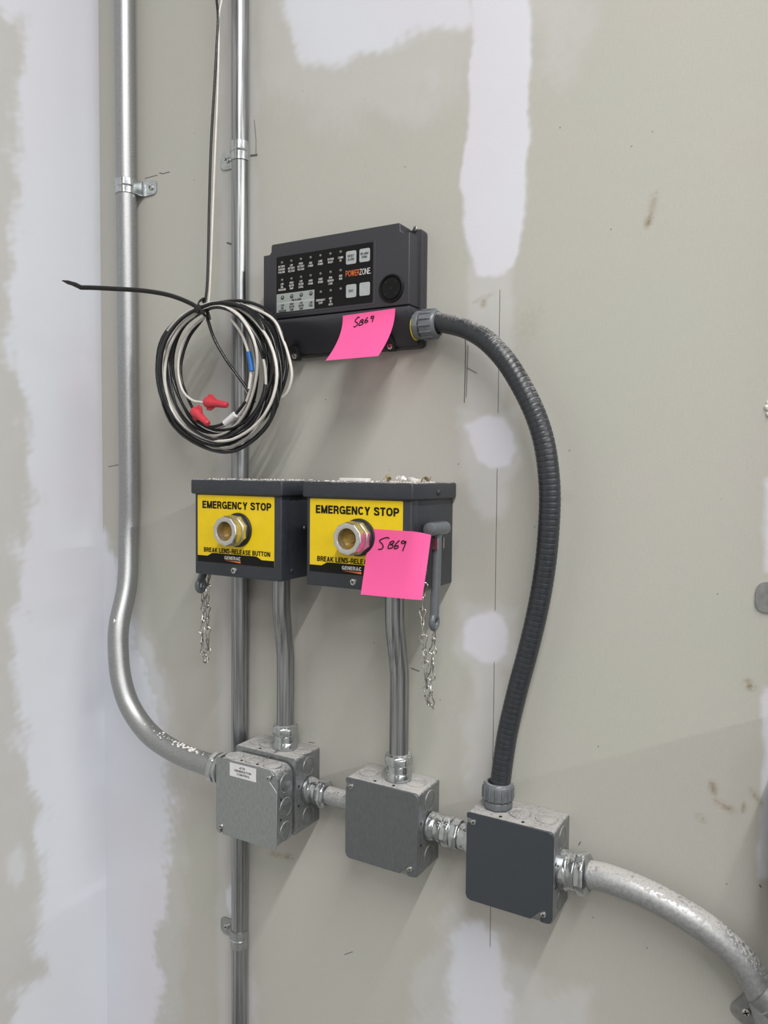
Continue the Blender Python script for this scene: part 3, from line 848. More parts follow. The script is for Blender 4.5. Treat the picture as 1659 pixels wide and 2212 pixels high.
# ------------------------------------------------------------------ alarm panel
YF = -.040
PX0, PX1 = -.150, .0655
zr = un(884,657,YF).z
t = thing('alarm_panel', (-.042, 0, 1.719), 'charcoal alarm panel with black indicator keypad and round buzzer', 'alarm panel')
AP = t
MB().prism(rrect(-.1535, .069, 1.7185, 1.8585, .006), 0, -.013).build('base_plate', M['panel'], t, bevel=.0015)
zt_ = 1.8600
nx, nz = .0125, .0125
poly = [(PX0, zr), (PX0, zt_-nz), (PX0+nx-.003, zt_-nz), (PX0+nx, zt_-nz+.003), (PX0+nx, zt_-.002), (PX0+nx+.002, zt_), (PX1-nx-.002, zt_), (PX1-nx, zt_-.002), (PX1-nx, zt_-nz+.003), (PX1-nx+.003, zt_-nz), (PX1, zt_-nz), (PX1, zr)]
MB().prism(poly, -.012, YF).build('front_housing', M['panel'], t, bevel=.0016, seg=3)
prof = [(-.012, zr-.0008), (YF+.0015, zr-.0008), (YF-.0002, zr-.003), (YF-.0005, zr-.008), (YF+.002, zr-.0135), (YF+.006, zr-.020), (YF+.0115, zr-.027), (YF+.017, zr-.033), (YF+.0205, zr-.0375), (YF+.0225, zr-.042), (-.0135, 1.7205), (-.012, 1.7205)]
MB().prism_x(prof, PX0, PX1).build('lower_housing', M['panel'], t, bevel=.0008, seg=2, smooth=40)
# screws, in scalloped pockets along the bottom and in the notched top corner
for (px, py) in ((842,747), (636,768)):
    c = un(px, py, -.0215)
    pk = MB().prism_x([(-.013, c.z-.006), (-.0185, c.z-.006), (-.0215, c.z-.004), (-.0218, c.z+.001), (-.0225, c.z+.0045), (-.0305, c.z+.0105), (-.013, c.z+.0105)], c.x-.0058, c.x+.0058).build('screw_pocket', M['gasket'], t, bevel=.001)
    screw(t, (c.x+.0005, -.0218, c.z-.001), (0, -1, 0), .0036, .0025)
c = un(899,494,-.0135); screw(t, (c.x-.001, -.0130, c.z), (0, -1, 0), .0036, .003)
# overlay
a_, b_, d_ = un(598,559,YF), un(806.5,519.5,YF), un(600,677,YF)
OX0, OX1, OZ1, OZ0 = a_.x, b_.x, (a_.z+b_.z)/2, d_.z
mb = MB()
e = .0028
for (x0, x1, z0, z1) in ((OX0-e, OX1+e, OZ1, OZ1+e), (OX0-e, OX1+e, OZ0-e, OZ0), (OX0-e, OX0, OZ0, OZ1), (OX1, OX1+e, OZ0, OZ1)):
    mb.box(x0, x1, YF-.0008, YF+.0005, z0, z1)
MB().prism(rrect(OX0-e, OX1+e, OZ0-e, OZ1+e, .001), YF+.0005, YF-.0003).build('overlay_rim', M['panel'], t, bevel=.0002, seg=1)
ov = MB().prism(rrect(OX0, OX1, OZ0, OZ1, .0015), YF, YF-.0005).build('overlay', M['black'], t, smooth=0)
YO = YF-.0005
def cp(cx, cy): return un(580+cx/6.9125, 500+cy/6.9125, YO)    # a point of the overlay close-up
gx1 = cp(685, 1000).x; gz1 = cp(130, 940).z
MB().box(OX0+.0004, gx1, YO-.0002, YO+.0001, OZ0+.0006, gz1).build('pre_alarm_field', M['grey_print'], t, smooth=0)
zmid = cp(135, 1083).z
MB().box(OX0+.0004, gx1, YO-.0003, YO, zmid-.0003, zmid+.0003).build('field_line', M['white'], t, smooth=0)
leds = [(205,468),(345,442),(487,415),(632,390),(778,362),(928,335),(1080,307),(207,728),(347,707),(489,683),(632,660),(780,633),(930,608),(1080,583),(212,988),(350,968),(492,945),(636,925),(783,905),(931,883),(1081,858)]
for i, (cx, cy) in enumerate(leds):
    c = cp(cx, cy)
    l_ = MB().lathe([(.0025, -.0001), (.0025, .0005), (.0019, .0006), (.0017, .0003), (0, .0003)], c, (0, -1, 0), 18).build('indicator_light', M['gasket'], t)
    k = MB().lathe([(.0016, 0), (.0015, .0007), (.0010, .0013), (0, .0016)], c+Vector((0, -.0003, 0)), (0, -1, 0), 14).build('lamp_dome', M['dome'], l_, at=org(t)); k.location = (0, 0, 0)
labels = [((200,525),'BATTERY','CHARGER','FAILURE'),((345,505),'LOW','BATTERY','VOLTAGE'),((487,478),'HIGH','BATTERY','VOLTAGE'),((632,470),'GEN','POWER'),((778,443),'LINE','POWER'),((930,415),'SYSTEM','READY'),((1080,390),'COMMS','OK'),
 ((207,787),'LOW','OIL','PRESSURE'),((347,765),'HIGH','WATER','TEMP'),((489,742),'LOW','WATER','LEVEL'),((632,735),'OVER','CRANK'),((780,712),'OVER','SPEED'),((930,690),'RPM','SENSOR','LOSS'),((1080,662),'GEN','RUN'),
 ((782,1025),'EMERGENCY','STOP'),((931,1000),'NOT','IN','AUTO')]
glabels = [((212,1105),'LOW','OIL','PRESSURE'),((350,1082),'HIGH','WATER','TEMP'),((490,1065),'LOW','WATER','TEMP'),((636,1062),'LOW','FUEL'),((420,1018),'PRE-ALARMS')]
mw, mk = MB(), MB()
def put_lines(mb, spec, h, pitch, off=.17, y=YO-.0005, cw=.00152):
    (cx, cy), ls = spec[0], spec[1:]
    c = cp(cx, cy)
    for i, s_ in enumerate(ls):
        put_text(mb, s_, c.x, c.z-i*pitch, h, y, w=cw*len(s_) if s_ != 'IN' else None, t=off)
for sp_ in labels: put_lines(mw, sp_, .0026, .0036)
for sp_ in glabels: put_lines(mk, sp_, .0026, .0036)
keys = [(1235,390,'RESET','ALARM'), (1437,355,'RE-ARM','HORN'), (1235,890,'TEST'), (1437,860)]
kw, kh = (cp(1312,390).x-cp(1158,390).x)/2, (cp(1235,290).z-cp(1235,490).z)/2
for q in keys:
    c = cp(q[0], q[1])
    k_ = MB().prism(rrect(c.x-kw, c.x+kw, c.z-kh, c.z+kh, .0022), YO+.0002, YO-.0007).build('key', M['keypad'], t, bevel=.0003, seg=1)
    kt = MB()
    for i, s_ in enumerate(q[2:]):
        put_text(kt, s_, c.x, c.z+(len(q)-3)*.0019-i*.0040, .0028, YO-.0009, w=.0018*len(s_), t=.14)
    if len(q) > 2:
        o = kt.build('key_lettering', M['ink'], k_, smooth=0, recalc=False, at=org(t)); o.location = (0, 0, 0)
o = mw.build('white_lettering', M['white'], t, smooth=0, recalc=False)
o = mk.build('black_lettering', M['ink'], t, smooth=0, recalc=False)
c0, c1, c2 = cp(1155,640), cp(1358,608), cp(1528,585)
zc = (cp(1340,610).z)
mb = MB(); put_text(mb, 'POWER', (c0.x+c1.x)/2, zc, .0072, YO-.0004, w=c1.x-c0.x, t=.15); mb.build('orange_lettering', M['orange'], t, smooth=0, recalc=False)
mb = MB(); put_text(mb, 'ZONE.', (c1.x+c2.x)/2+.0004, zc, .0072, YO-.0004, w=c2.x-c1.x, t=.13); mb.build('white_lettering', M['white'], t, smooth=0, recalc=False)
# buzzer
c = un(846,623,YF); br = .0165
bz = MB().lathe([(br, .0003), (br, .0016), (br-.0008, .0022), (br-.0022, .0022), (br-.0030, .0006), (br-.0036, .0006), (br-.004, .0018), (0, .0018)], c, (0, -1, 0), 40).build('buzzer', M['black'], t)
for k in range(5):
    a = math.radians(45+90*k); r = .0098 if k < 4 else 0
    s_ = .0019
    o = MB().prism([(c.x+r*math.cos(a)+s_*math.cos(a+b), c.z+r*math.sin(a)+s_*math.sin(a+b)) for b in (0, 1.57, 3.14, 4.71)], c.y-.0017, c.y-.0022).build('sound_hole', M['hole'], bz, smooth=0, at=org(t)); o.location = (0, 0, 0)

# ------------------------------------------------------------------ emergency stop boxes
BY, LY = -.1075, -.112
ZB, ZL, ZT = 1.4365, 1.5385, 1.5572
EL, ER = -.1365, .0390
HW = .0685
def ce(cx, cy, y=BY):                         # a point of the left box's close-up, as an offset from the box's middle
    p = un(400+cx/5.53, 1010+cy/5.53, y)
    return p.x+.1365, p.z
def estop(cx, label, yb=0.0):
    t = thing('emergency_stop_box', (cx, 0, ZB), label, 'stop box', 'emergency stop boxes')
    MB().box(cx-HW, cx+HW, BY+.003, yb, ZB, ZL+.004).build('body', M['estop'], t, bevel=.0018, seg=3)
    MB().box(cx-HW-.0007, cx+HW+.0007, BY-.0001, BY+.0155, ZB-.0006, ZL+.003).build('front_cover', M['estop'], t, bevel=.0016, seg=3)
    MB().box(cx-.0730, cx+.0730, LY, yb-.0002, ZL, ZT).build('lid', M['estop'], t, bevel=.0026, seg=3)
    # yellow face
    x0, z1 = ce(152, 330); x1, _ = ce(1068, 345); _, z0 = ce(160, 1125)
    x0 += cx; x1 += cx; z0 = ce(610, 1155)[1]; z1 = ce(610, 337)[1]
    yl = BY-.0004
    lab = MB().prism(rrect(x0, x1, z0, z1, .0012), BY+.0002, yl).build('face_label', M['yellow'], t, smooth=0)
    zb = z0+.0078; zh = z0+.0118; w = x1-x0
    poly = [(x0, z0), (x1, z0), (x1, zb), (x1-w*.155, zb), (x1-w*.225, zh), (x0+w*.20, zh), (x0+w*.135, zb), (x0, zb)]
    o = MB().prism(poly, yl, yl-.0002).build('black_band', M['black'], lab, smooth=0, at=org(t)); o.location = (0, 0, 0)
    for s_, (qx, qy), h_, w_, b_ in (('EMERGENCY STOP', (610, 455), .0093, .895, .20), ('BREAK LENS-RELEASE BUTTON', (613, 1006), .0059, .865, .19)):
        tx, tz = ce(qx, qy)
        mb = MB(); put_text(mb, s_, cx+tx, tz, h_, yl-.0003, w=w*w_, t=b_)
        o = mb.build('black_lettering', M['ink'], lab, smooth=0, recalc=False, at=org(t)); o.location = (0, 0, 0)
    gx = (x0+x1)/2-.0035
    mb = MB(); put_text(mb, 'GENERAC', gx, z0+.0072, .0044, yl-.0005, w=.0262, t=.21)
    o = mb.build('white_lettering', M['white'], lab, smooth=0, recalc=False, at=org(t)); o.location = (0, 0, 0)
    o = MB().prism([(gx-.0132, z0+.0037), (gx+.0132, z0+.0040), (gx+.0132, z0+.0014)], yl-.0003, yl-.0005).build('orange_swoosh', M['orange'], lab, smooth=0, at=org(t)); o.location = (0, 0, 0)
    # button
    bx_, bz_ = ce(640, 745); bx_ += cx
    c = Vector((bx_, BY, bz_))
    A = (0, -1, 0)
    MB().lathe([(.0212, 0), (.0212, .0025), (.0205, .0035), (.0196, .0036), (.0196, .0055), (.0185, .0062), (.0160, .0062), (.0160, 0)], c, A, 40, 0, True).build('gasket', M['gasket'], t)
    bzl = MB().lathe([(.0165, .005), (.0195, .006), (.0195, .0125), (.0183, .0135), (.0183, .015), (.0133, .015), (.0133, .005)], c, A, 8, .3, True).build('hex_nut', M['bezel'], t, bevel=.0007, seg=2, smooth=25)
    MB().lathe([(.0176, .0135), (.0186, .0150), (.0186, .0248), (.0180, .0262), (.0176, .0266), (.0135, .0266), (.0131, .0262), (.0131, .0130), (.0165, .0125)], c, A, 10, .1, True).build('bezel', M['bezel'], t, bevel=.0005, seg=1, smooth=25)
    MB().lathe([(.0118, .0262), (.0131, .0262), (.0131, .0135), (.0118, .0135)], c, A, 40, 0, True).build('inner_sleeve', M['bezel'], t)
    ln = MB().lathe([(.0130, .012), (.0130, .0150), (.0118, .0156), (.0060, .0158), (.0052, .0172), (0, .0178)], c, A, 36).build('lens', M['lens'], t)
    # screws
    sx, sz = ce(588, 1230); screw(t, (cx+sx, BY, sz), A, .0042, .003)
    screw(t, (cx+.0730, -.050, ZL+.0072), (1, 0, 0), .0030, .002, 'estop')
    screw(t, (cx+HW, -.086, ZB+.010), (1, 0, 0), .0028, .002, 'estop')
    screw(t, (cx+HW, -.060, ZB+.062), (1, 0, 0), .0022, .0015, 'screw')
    return t
es1 = estop(EL, 'emergency stop box with uncovered yellow face, beside the one with a note', -.0262)
for dx in (.02, .055):
    MB().lathe([(.008, 0), (.008, .0262)], (EL+dx, 0, 1.515), (0, -1, 0), 20).build('mounting_spacer', M['zinc_dull'], es1)
    MB().lathe([(.008, 0), (.008, .0262)], (EL+dx, 0, 1.456), (0, -1, 0), 20).build('mounting_spacer', M['zinc_dull'], es1)
es2 = estop(ER, 'emergency stop box with a pink note stuck over its yellow face')

# spring clips and hammers
def hammer(side, cx, yh, z_head, z_eye, label, parent_box, tilt=.004):
    hx = cx+side*(HW+.0125)
    clip = MB()
    zc = z_head-.0165
    for s2 in (-1, 1):
        clip.box(hx-.007 if side > 0 else hx-.005, hx+.005 if side > 0 else hx+.007, yh+s2*.0078-.0005, yh+s2*.0078+.0005, zc-.0065, zc+.0065)
    clip.box(min(cx+side*(HW-.0002), hx-side*.006), max(cx+side*(HW-.0002), hx-side*.006), yh-.0072, yh+.0072, zc-.005, zc+.005)
    clip.build('spring_clip', M['screw'], parent_box, bevel=.0003, seg=1)
    t = thing('safety_hammer', (hx, yh, z_eye), label, 'hammer', 'lens-breaking hammers')
    MB().lathe([(.0045, -.0222), (.0066, -.0216), (.0076, -.0200), (.0079, -.018), (.0079, .017), (.0073, .0200), (.0056, .0218), (.003, .0225)], (hx, yh, z_head), (0, 1, 0), 32).build('head', M['hammer'], t)
    ye = yh-tilt
    MB().tube(spline([(hx, yh, z_head), (hx, yh, z_head-.009), (hx, yh-.001, (z_head+z_eye)/2), (hx, ye, z_eye+.007)], 8), [.0062]*5+[.0053]*20, 20).build('handle', M['hammer'], t)
    MB().tube([(hx, ye+.0062*math.cos(a), z_eye+.0072*math.sin(a)) for a in [2*math.pi*k/24 for k in range(24)]], .0036, 14, closed=True).build('eye', M['hammer'], t)
    return Vector((hx, ye, z_eye))
eye2 = hammer(1, ER, -.068, 1.5065, 1.4020, 'grey hammer clipped to the side of the stop box with the pink note', es2)
eye1 = hammer(-1, EL, -.060, 1.5115, 1.4165, 'grey hammer whose eye hangs below the uncovered stop box', es1, .025)

# chains of twisted wire links
def link_mesh():
    pts = [(x*1.25, z) for x, z in [(0, .0088), (.0011, .0082), (.0013, .0060), (.0010, .0030), (.0016, -.0005), (.0030, -.0042), (.0031, -.0068), (.0018, -.0084), (0, -.0088), (-.0018, -.0084), (-.0031, -.0068), (-.0030, -.0042), (-.0016, -.0005), (-.0010, .0030), (-.0013, .0060), (-.0011, .0082)]]
    mb = MB().tube(spline([(x, 0, z) for x, z in pts], 2, True), .00095, 6, closed=True)
    o = mb.build('link', M['chain'])
    me = o.data
    bpy.data.objects.remove(o)
    return me
LINK = link_mesh()
def chain(path, label):
    P = [Vector(p) for p in spline(path, 30)]
    t = thing('chain', P[0], label, 'chain', 'jack chains of the hammers')
    acc = 0; k = 0; pitch = .0145; last = P[0]
    d = [0]
    for i in range(1, len(P)): d.append(d[-1]+(P[i]-P[i-1]).length)
    n = int(d[-1]/pitch)
    def at_(s_):
        j = min(max(int(np.searchsorted(d, s_)), 1), len(d)-1)
        return P[j-1].lerp(P[j], (s_-d[j-1])/max(d[j]-d[j-1], 1e-9))
    for i in range(n):
        a, b = at_(i*pitch), at_((i+1)*pitch)
        zax = (a-b).normalized()
        x0 = Vector((math.cos(.4), math.sin(.4), 0)) if i % 2 else Vector((-math.sin(.4), math.cos(.4), 0))
        x0 = (x0+Vector((random.gauss(0, .25), random.gauss(0, .25), 0))).normalized()
        yax = zax.cross(x0).normalized(); xax = yax.cross(zax)
        mtx = Matrix((xax, yax, zax)).transposed().to_4x4(); mtx.translation = (a+b)/2-P[0]
        o = bpy.data.objects.new('link', LINK); col.objects.link(o); o.parent = t; o.matrix_local = mtx
    return t
xk = eye2.x
chain([eye2+Vector((.0005, .001, -.0055)), un(936,1385,xk,0), un(933,1440,xk,0), un(930,1490,xk,0), un(930,1526,xk,0), un(925,1522,xk-.002,0), un(921,1470,xk-.004,0), un(916,1400,xk-.006,0), un(913,1330,xk-.008,0), un(915,1275,xk-.009,0), un(918,1220,xk-.010,0), Vector((ER+HW+.0016, -.094, 1.470))],
      'wire chain looping below the hammer beside the pink note')
xk = eye1.x
chain([eye1+Vector((0, .001, -.0055)), un(439,1310,xk,0), un(437,1360,xk,0), un(437,1400,xk,0), un(442,1428,xk,0), un(449,1412,xk,0), un(448,1370,xk,0), un(448,1310,xk,0), un(449,1260,xk,0), Vector((EL-HW-.0016, -.072, 1.447))],
      'wire chain looping below the uncovered stop box')

# ------------------------------------------------------------------ pink notes
def note(corners, ctrl, label, strokes, n=24, eps=.00035):
    """corners: TL, TR, BL, BR ; ctrl: mid control points of the left and right sides"""
    TL, TR, BL, BR = [Vector(c) for c in corners]
    CL, CR = Vector(ctrl[0]), Vector(ctrl[1])
    bow = ctrl[2] if len(ctrl) > 2 else (lambda u, v: Vector((0, 0, 0)))
    def Sf(u, v):
        a = TL*(1-v)**2+CL*(2*v*(1-v))+BL*v*v
        b = TR*(1-v)**2+CR*(2*v*(1-v))+BR*v*v
        return a.lerp(b, u)+bow(u, v)
    mid = Sf(.5, 0)
    t = thing('sticky_note', mid, label, 'sticky note', 'pink sticky notes')
    vs = []; fs = []
    for j in range(n+1):
        for i in range(n+1):
            vs.append(Sf(i/n, j/n))
    def nrm(u, v):
        h = 1e-3
        return (Sf(u+h, v)-Sf(u-h, v)).cross(Sf(u, v-h)-Sf(u, v+h)).normalized()   # points to the camera side
    N1 = (n+1)**2
    for j in range(n+1):
        for i in range(n+1):
            vs.append(Sf(i/n, j/n)-nrm(i/n, j/n)*.00012)
    q = lambda i, j: j*(n+1)+i
    for j in range(n):
        for i in range(n):
            fs.append((q(i, j), q(i, j+1), q(i+1, j+1), q(i+1, j)))
            fs.append((N1+q(i, j), N1+q(i+1, j), N1+q(i+1, j+1), N1+q(i, j+1)))
    rim = [q(i, 0) for i in range(n)]+[q(n, j) for j in range(n)]+[q(n-i, n) for i in range(n)]+[q(0, n-j) for j in range(n)]
    for k in range(len(rim)):
        a, b = rim[k], rim[(k+1) % len(rim)]
        fs.append((a, b, N1+b, N1+a))
    MB().add(vs, fs).build('paper', M['pink'], t, smooth=50)
    mb = MB()
    for st in strokes:
        pts = spline([(u, v, 0) for u, v in st], 8)
        mb.tube([Sf(p.x, p.y)+nrm(p.x, p.y)*eps for p in pts], .00065, 6, flat=(.9, .9))
    mb.build('handwriting', M['ink'], t, smooth=0)
    return t
y1 = YF-.0012
st1 = [[(.40,.20),(.37,.18),(.33,.22),(.30,.27),(.33,.31),(.37,.34),(.36,.40),(.31,.43),(.285,.41)],
       [(.44,.27),(.42,.33),(.40,.40)], [(.42,.29),(.48,.26),(.50,.29),(.45,.33),(.50,.34),(.49,.39),(.41,.41)],
       [(.60,.22),(.56,.27),(.54,.33),(.56,.36),(.61,.34),(.60,.30),(.55,.31)],
       [(.735,.21),(.69,.21),(.68,.25),(.73,.26),(.745,.21),(.735,.27),(.72,.36)]]
st1 = [[(.24+(u-.285)*.80, .085+(v-.18)*.88) for u, v in q] for q in st1]
note([un(740.5,682,y1), un(853.5,666,y1), un(703,779,-.086), un(817,769,-.086)],
     [un(741,682,y1)+Vector((.0015,-.001,-.026)), un(853.5,666,y1)+Vector((.0015,-.001,-.026))],
     'pink sticky note with handwriting, curling off the alarm panel', st1)
y2 = BY-.0012
st2 = [[(.37,.145),(.33,.135),(.26,.16),(.21,.20),(.26,.25),(.28,.30),(.25,.335),(.20,.34)],
       [(.40,.20),(.37,.27),(.36,.31)], [(.385,.215),(.44,.185),(.45,.215),(.40,.25),(.44,.255),(.43,.30),(.37,.315)],
       [(.54,.17),(.49,.23),(.465,.29),(.49,.31),(.53,.285),(.52,.255),(.48,.275)],
       [(.64,.185),(.60,.17),(.575,.20),(.61,.215),(.65,.18),(.635,.25),(.61,.335)]]
def bow2(u, v):
    k = max(0, u-.70)/.30
    return Vector((-.002*k*k*(1-v), .010*k*k*(1-v*.75), -.0035*k*k*(1-v)**2))
note([un(796,1142,y2), un(926,1150,y2), un(779,1284,-.121), un(909,1297,-.119)],
     [un(792,1200,y2-.0005), un(921,1212,y2-.001), bow2],
     'flat pink sticky note with handwriting, overhanging the stop box edge', st2)

# ------------------------------------------------------------------ wire coil
t = thing('wire_coil', un(445, 668, -.06), 'coil of black and white wires hanging in front of the slim conduit', 'wire coil')
inner = [(437,682),(468,668),(505,685),(538,735),(548,790),(540,850),(515,900),(470,926),(425,912),(395,875),(378,820),(378,765),(398,712)]
outer = [(430,655),(480,648),(540,662),(585,715),(606,790),(600,860),(570,925),(510,970),(450,968),(385,930),(345,865),(332,790),(345,725),(385,680)]
def ring(cyc, k):
    sp = spline([(x, y, 0) for x, y in cyc], 12, True)
    L_ = len(sp)
    return [sp[int(i*L_/64) % L_] for i in range(64)]
I_, O_ = ring(inner, 0), ring(outer, 0)
def turn(f, seed, ycen, start=0, end=64):
    r = np.random.default_rng(seed)
    ph = r.uniform(0, 6.28, 4); am = r.uniform(.6, 1.3, 4)
    pts = []
    for i in range(start, end+1):
        a = 2*math.pi*i/64
        w = .20*(am[0]*math.sin(a+ph[0])+am[1]*.7*math.sin(2*a+ph[1]))*min(1, .25+abs(math.sin(a/2))*1.1)
        g = min(1.06, max(-.05, f+w))
        tight = .5+(g-.5)*(.55+.45*abs(math.sin(a/2)))
        p = I_[i % 64].lerp(O_[i % 64], tight)
        y = ycen+.009*math.sin(a+ph[2])+.005*math.sin(2*a+ph[3])
        pts.append(un(p.x, p.y, y))
    return pts
spec = [('b',.98,-.066),('w',.90,-.072),('b',.86,-.062),('b',.74,-.076),('w',.60,-.086),('b',.58,-.064),('b',.50,-.080),('w',.42,-.074),('b',.34,-.066),('w',.24,-.084),('b',.14,-.080),('w',.06,-.068),('b',.80,-.082),('w',.78,-.060),('b',.92,-.080),('b',.64,-.058),('b',.70,-.089),('b',.04,-.072),('b',.95,-.058)]
for i, (c_, f_, y_) in enumerate(spec):
    pts = turn(f_, 100+i, y_)
    nm = 'black_wire' if c_ == 'b' else 'white_wire'
    MB().tube(pts[:-1], .0020, 8, closed=True).build(nm, M['wire_black' if c_ == 'b' else 'wire_white'], t, smooth=60)
def wire(c_, pts, ys, r=.0020, par=None):
    P = [un(x, y, ys[0]+(ys[1]-ys[0])*i/(len(pts)-1)) for i, (x, y) in enumerate(pts)]
    MB().tube(spline(P, 10), r, 8).build('black_wire' if c_ == 'b' else 'white_wire', M['wire_black' if c_ == 'b' else 'wire_white'], par or t, smooth=60)
    return P
# the wider turns reaching over the panel
wire('b', [(440,662),(480,652),(530,651),(580,672),(606,712),(618,760),(620,800),(608,845),(590,878)], (-.066,-.074))
wire('b', [(440,668),(500,658),(550,668),(590,700),(605,740),(612,790),(602,840),(588,870)], (-.060,-.066))
wire('w', [(440,665),(490,655),(540,664),(590,690),(612,735),(626,780),(630,815),(620,848),(600,866)], (-.072,-.07))
wire('b', [(520,663),(560,690),(590,770),(597,830),(600,870),(592,884),(584,886)], (-.082,-.078))
wire('b', [(447,684),(462,730),(487,775),(512,810),(535,842),(550,870)], (-.080,-.062))
wire('w', [(447,690),(466,740),(490,782),(518,822),(545,862)], (-.074,-.062), .0017)
# straight leads up the wall
wire('b', [(470,-260),(464,-60),(468,0),(471,40),(468,100),(463,190),(456,310),(452,440),(450,540),(447,620),(440,668)], (-.040,-.066), .0017)
wire('w', [(505,-260),(488,-60),(479,0),(473,36),(472,110),(469,220),(464,340),(460,450),(456,560),(452,640),(446,670)], (-.038,-.064), .0016)
# free ends
w1 = wire('w', [(441,686),(412,712),(391,752),(385,800),(394,842),(414,864),(434,869),(446,871)], (-.074,-.088), .0018)
w2 = wire('b', [(437,690),(408,730),(392,780),(392,820),(402,850),(412,874),(418,884)], (-.070,-.086))
# blue tape and printed marker on two of the turns
pts = turn(.08, 111, -.068)
j = min(range(64), key=lambda i: (pts[i]-un(540,782,-.07)).length)
c1 = [pts[j-2], pts[j-1], pts[j], pts[j+1], pts[j+2]]
mid = un(541,781,-.083)
MB().tube([mid+Vector((-.003,0,.012)), mid+Vector((-.001,0,.004)), mid+Vector((.001,0,-.005)), mid+Vector((.002,0,-.012))], .0034, 12).build('blue_tape', M['blue'], t)
wire('w', [(500,690),(522,722),(536,760),(542,800),(538,840)], (-.080,-.083))
mid = un(497,905,-.088)
MB().tube([mid+Vector((.0085,0,.0055)), mid, mid+Vector((-.0085,0,-.0055))], .0042, 14).build('wire_marker', M['paper_label'], t)
wire('b', [(420,905),(450,922),(485,914),(510,893),(530,868)], (-.084,-.086))

# twist-on connectors
def nut(tip, base, label):
    ax = (Vector(tip)-Vector(base)); L_ = ax.length; ax.normalize()
    t = thing('wire_connector', base, label, 'wire connector', 'red twist-on wire connectors')
    MB().lathe([(.0022, -.0005), (.0066, 0), (.0070, .001), (.0070, L_*.22), (.0062, L_*.30), (.0052, L_*.40), (.0044, L_*.75), (.0038, L_*.97), (.0030, L_), (0, L_)], base, ax, 24).build('shell', M['red'], t)
    a = Vector((0, 1, 0)); e1 = (a-ax*a.dot(ax)).normalized(); e2 = ax.cross(e1)
    for s2 in (-1, 1):
        d = (e2*s2*.95+e1*.2).normalized()
        vs = []
        w_ = ax.cross(d)
        for q in (-.0014, .0014):
            vs += [Vector(base)+d*.006+w_*q, Vector(base)+d*.0105+w_*q+ax*.0005, Vector(base)+d*.0105+w_*q+ax*(L_*.20), Vector(base)+d*.0052+w_*q+ax*(L_*.42)]
        MB().add(vs, [(0,1,2,3),(7,6,5,4),(0,4,5,1),(1,5,6,2),(2,6,7,3),(3,7,4,0)]).build('wing', M['red'], t, bevel=.0005, seg=1)
nut(un(491,875,-.090), un(446,868,-.089), 'red twist-on connector lying sideways on the white wire end')
nut(un(450,916,-.094), un(420,888,-.088), 'red twist-on connector pointing down on the black wire end')

# cable tie
tr = un(433,668,-.088)
t = thing('cable_tie', tr, 'black cable tie gathering the wire coil, long tail sticking out sideways', 'cable tie')
tail = [un(436,672,-.090), un(415,657,-.095), un(380,642,-.105), un(345,633,-.115), un(300,627,-.128), un(250,624,-.142), un(200,621.5,-.156), un(176,621,-.163), un(172,619.5,-.164), (un(160,614,-.167)), un(134,606,-.172)]
MB().tube(spline(tail, 8), [.0030]*73+[.0026]*4+[.0022, .0016, .0010, .0006], 10, flat=(.35, 1.0)).build('tail', M['tie'], t, smooth=60)
hd = un(428,668,-.092)
MB().box(hd.x-.0045, hd.x+.0045, hd.y-.0035, hd.y+.0035, hd.z-.0045, hd.z+.005).build('lock_head', M['tie'], t, bevel=.001)
lp = [un(437,648,-.074)+Vector((0, 0, .001)), un(428,657,-.092), un(438,676,-.095), un(448,686,-.084), un(452,688,-.060), un(446,668,-.048), un(440,650,-.058)]
MB().tube(spline(lp, 8, True), .0026, 10, closed=True, flat=(.4, 1)).build('loop', M['tie'], t, smooth=60)

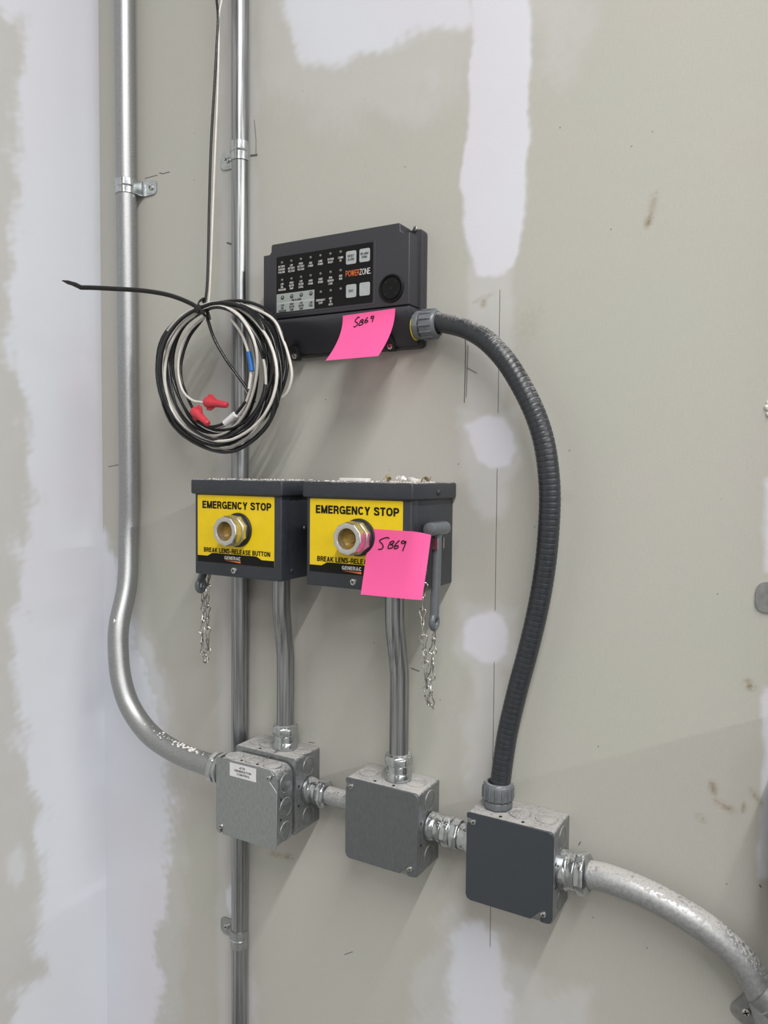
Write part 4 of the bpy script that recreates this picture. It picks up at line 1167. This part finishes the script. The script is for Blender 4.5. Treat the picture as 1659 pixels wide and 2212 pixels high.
# ------------------------------------------------------------------ debris on the stop box lids
def on_lid(px, y): return un(px, 1036, y).x
x0, x1 = on_lid(741,-.070), on_lid(801,-.070)
tag(MB().box(x0, x1, -.078, -.070, ZT+.0004, ZT+.0042).build('paper_strip', M['scrap'], bevel=.0003, at=((x0+x1)/2, -.074, ZT)), 'white folded paper strip lying on the lid of the noted stop box', 'paper strip')
xa = on_lid(862,-.06)
for k, (px, lab_, m_) in enumerate(((838, 'curled torn board paper scrap on the lid, beside the paper strip', 'scrap_brown'), (866, 'pale curled paper scrap on the lid, middle of the debris', 'scrap'), (893, 'long pale paper scrap lying flat across the lid', 'scrap'), (919, 'brown crumpled scrap standing at the lid corner', 'scrap_brown'))):
    yy = -.055
    x_ = on_lid(px, yy)
    t = thing('paper_scrap', (x_, yy, ZT), lab_, 'paper scrap', 'scraps on the stop box lid')
    mb = MB(); pts = []
    L_ = (.012, .016, .024, .010)[k]; H_ = (.0055, .004, .0025, .0065)[k]
    for i in range(9):
        q = i/8
        pts.append((x_-L_/2+L_*q, yy+.004*math.sin(q*5+k), ZT+.0014+H_*abs(math.sin(q*(5.2 if k != 2 else 2.2)+k*.7))*(.4+.6*q if k == 3 else 1)))
    mb.tube(spline(pts, 4), [.0006+.0024*math.sin(math.pi*min(1, max(0, (i+1)/35)))*random.uniform(.6, 1) for i in range(33)], 7, flat=(.3, 1.3))
    mb.build('curl', M[m_], t)
for cx_, nme in ((EL, 'uncovered stop box'), (ER, 'stop box with the pink note')):
    mb = MB()
    for k in range(140):
        x_ = cx_+random.uniform(-.068, .068); y_ = -.030-abs(random.gauss(0, .035))
        if y_ < -.107: continue
        r = random.uniform(.0004, .0012)
        mb.lathe([(r, -.0002), (r*.8, r*.6), (r*.3, r)], (x_, y_, ZT), (0, 0, 1), 5, random.random())
    tag(mb.build('gypsum_crumbs', M['plaster'], smooth=0, at=(cx_, -.05, ZT)), 'white gypsum crumbs scattered on the lid of the '+nme, 'crumbs', kind='stuff')
# torn chip in the board at the far side of the bare area
c = un(1657, 886)
t = MB()
for k in range(5):
    r = random.uniform(.003, .006)
    t.lathe([(r, 0), (r*.7, .002), (r*.2, .003)], (c.x+random.uniform(-.001, .008), 0.0, c.z+random.uniform(-.008, .008)), (random.uniform(-.4, .4), -1, random.uniform(-.4, .4)), 6, random.random())
t.build('torn_paper', M['scrap'], wall_back, smooth=0)

# ------------------------------------------------------------------ unseen cabinet, added past the frame to cast the diagonal shade on the lower wall
t = thing('shade_cabinet', (.98, 0, .45), 'assumed grey cabinet, unseen, added beside the vertical conduit to shade the lower wall', 'cabinet')
MB().box(.66, 1.30, -.25, -.002, .45, 1.43).build('body', M['hammer'], t, bevel=.004)
MB().box(.668, 1.292, -.266, -.25, .458, 1.422).build('door', M['hammer'], t, bevel=.004)
MB().box(1.24, 1.262, -.290, -.266, .90, 1.02).build('door_handle', M['gasket'], t, bevel=.003)
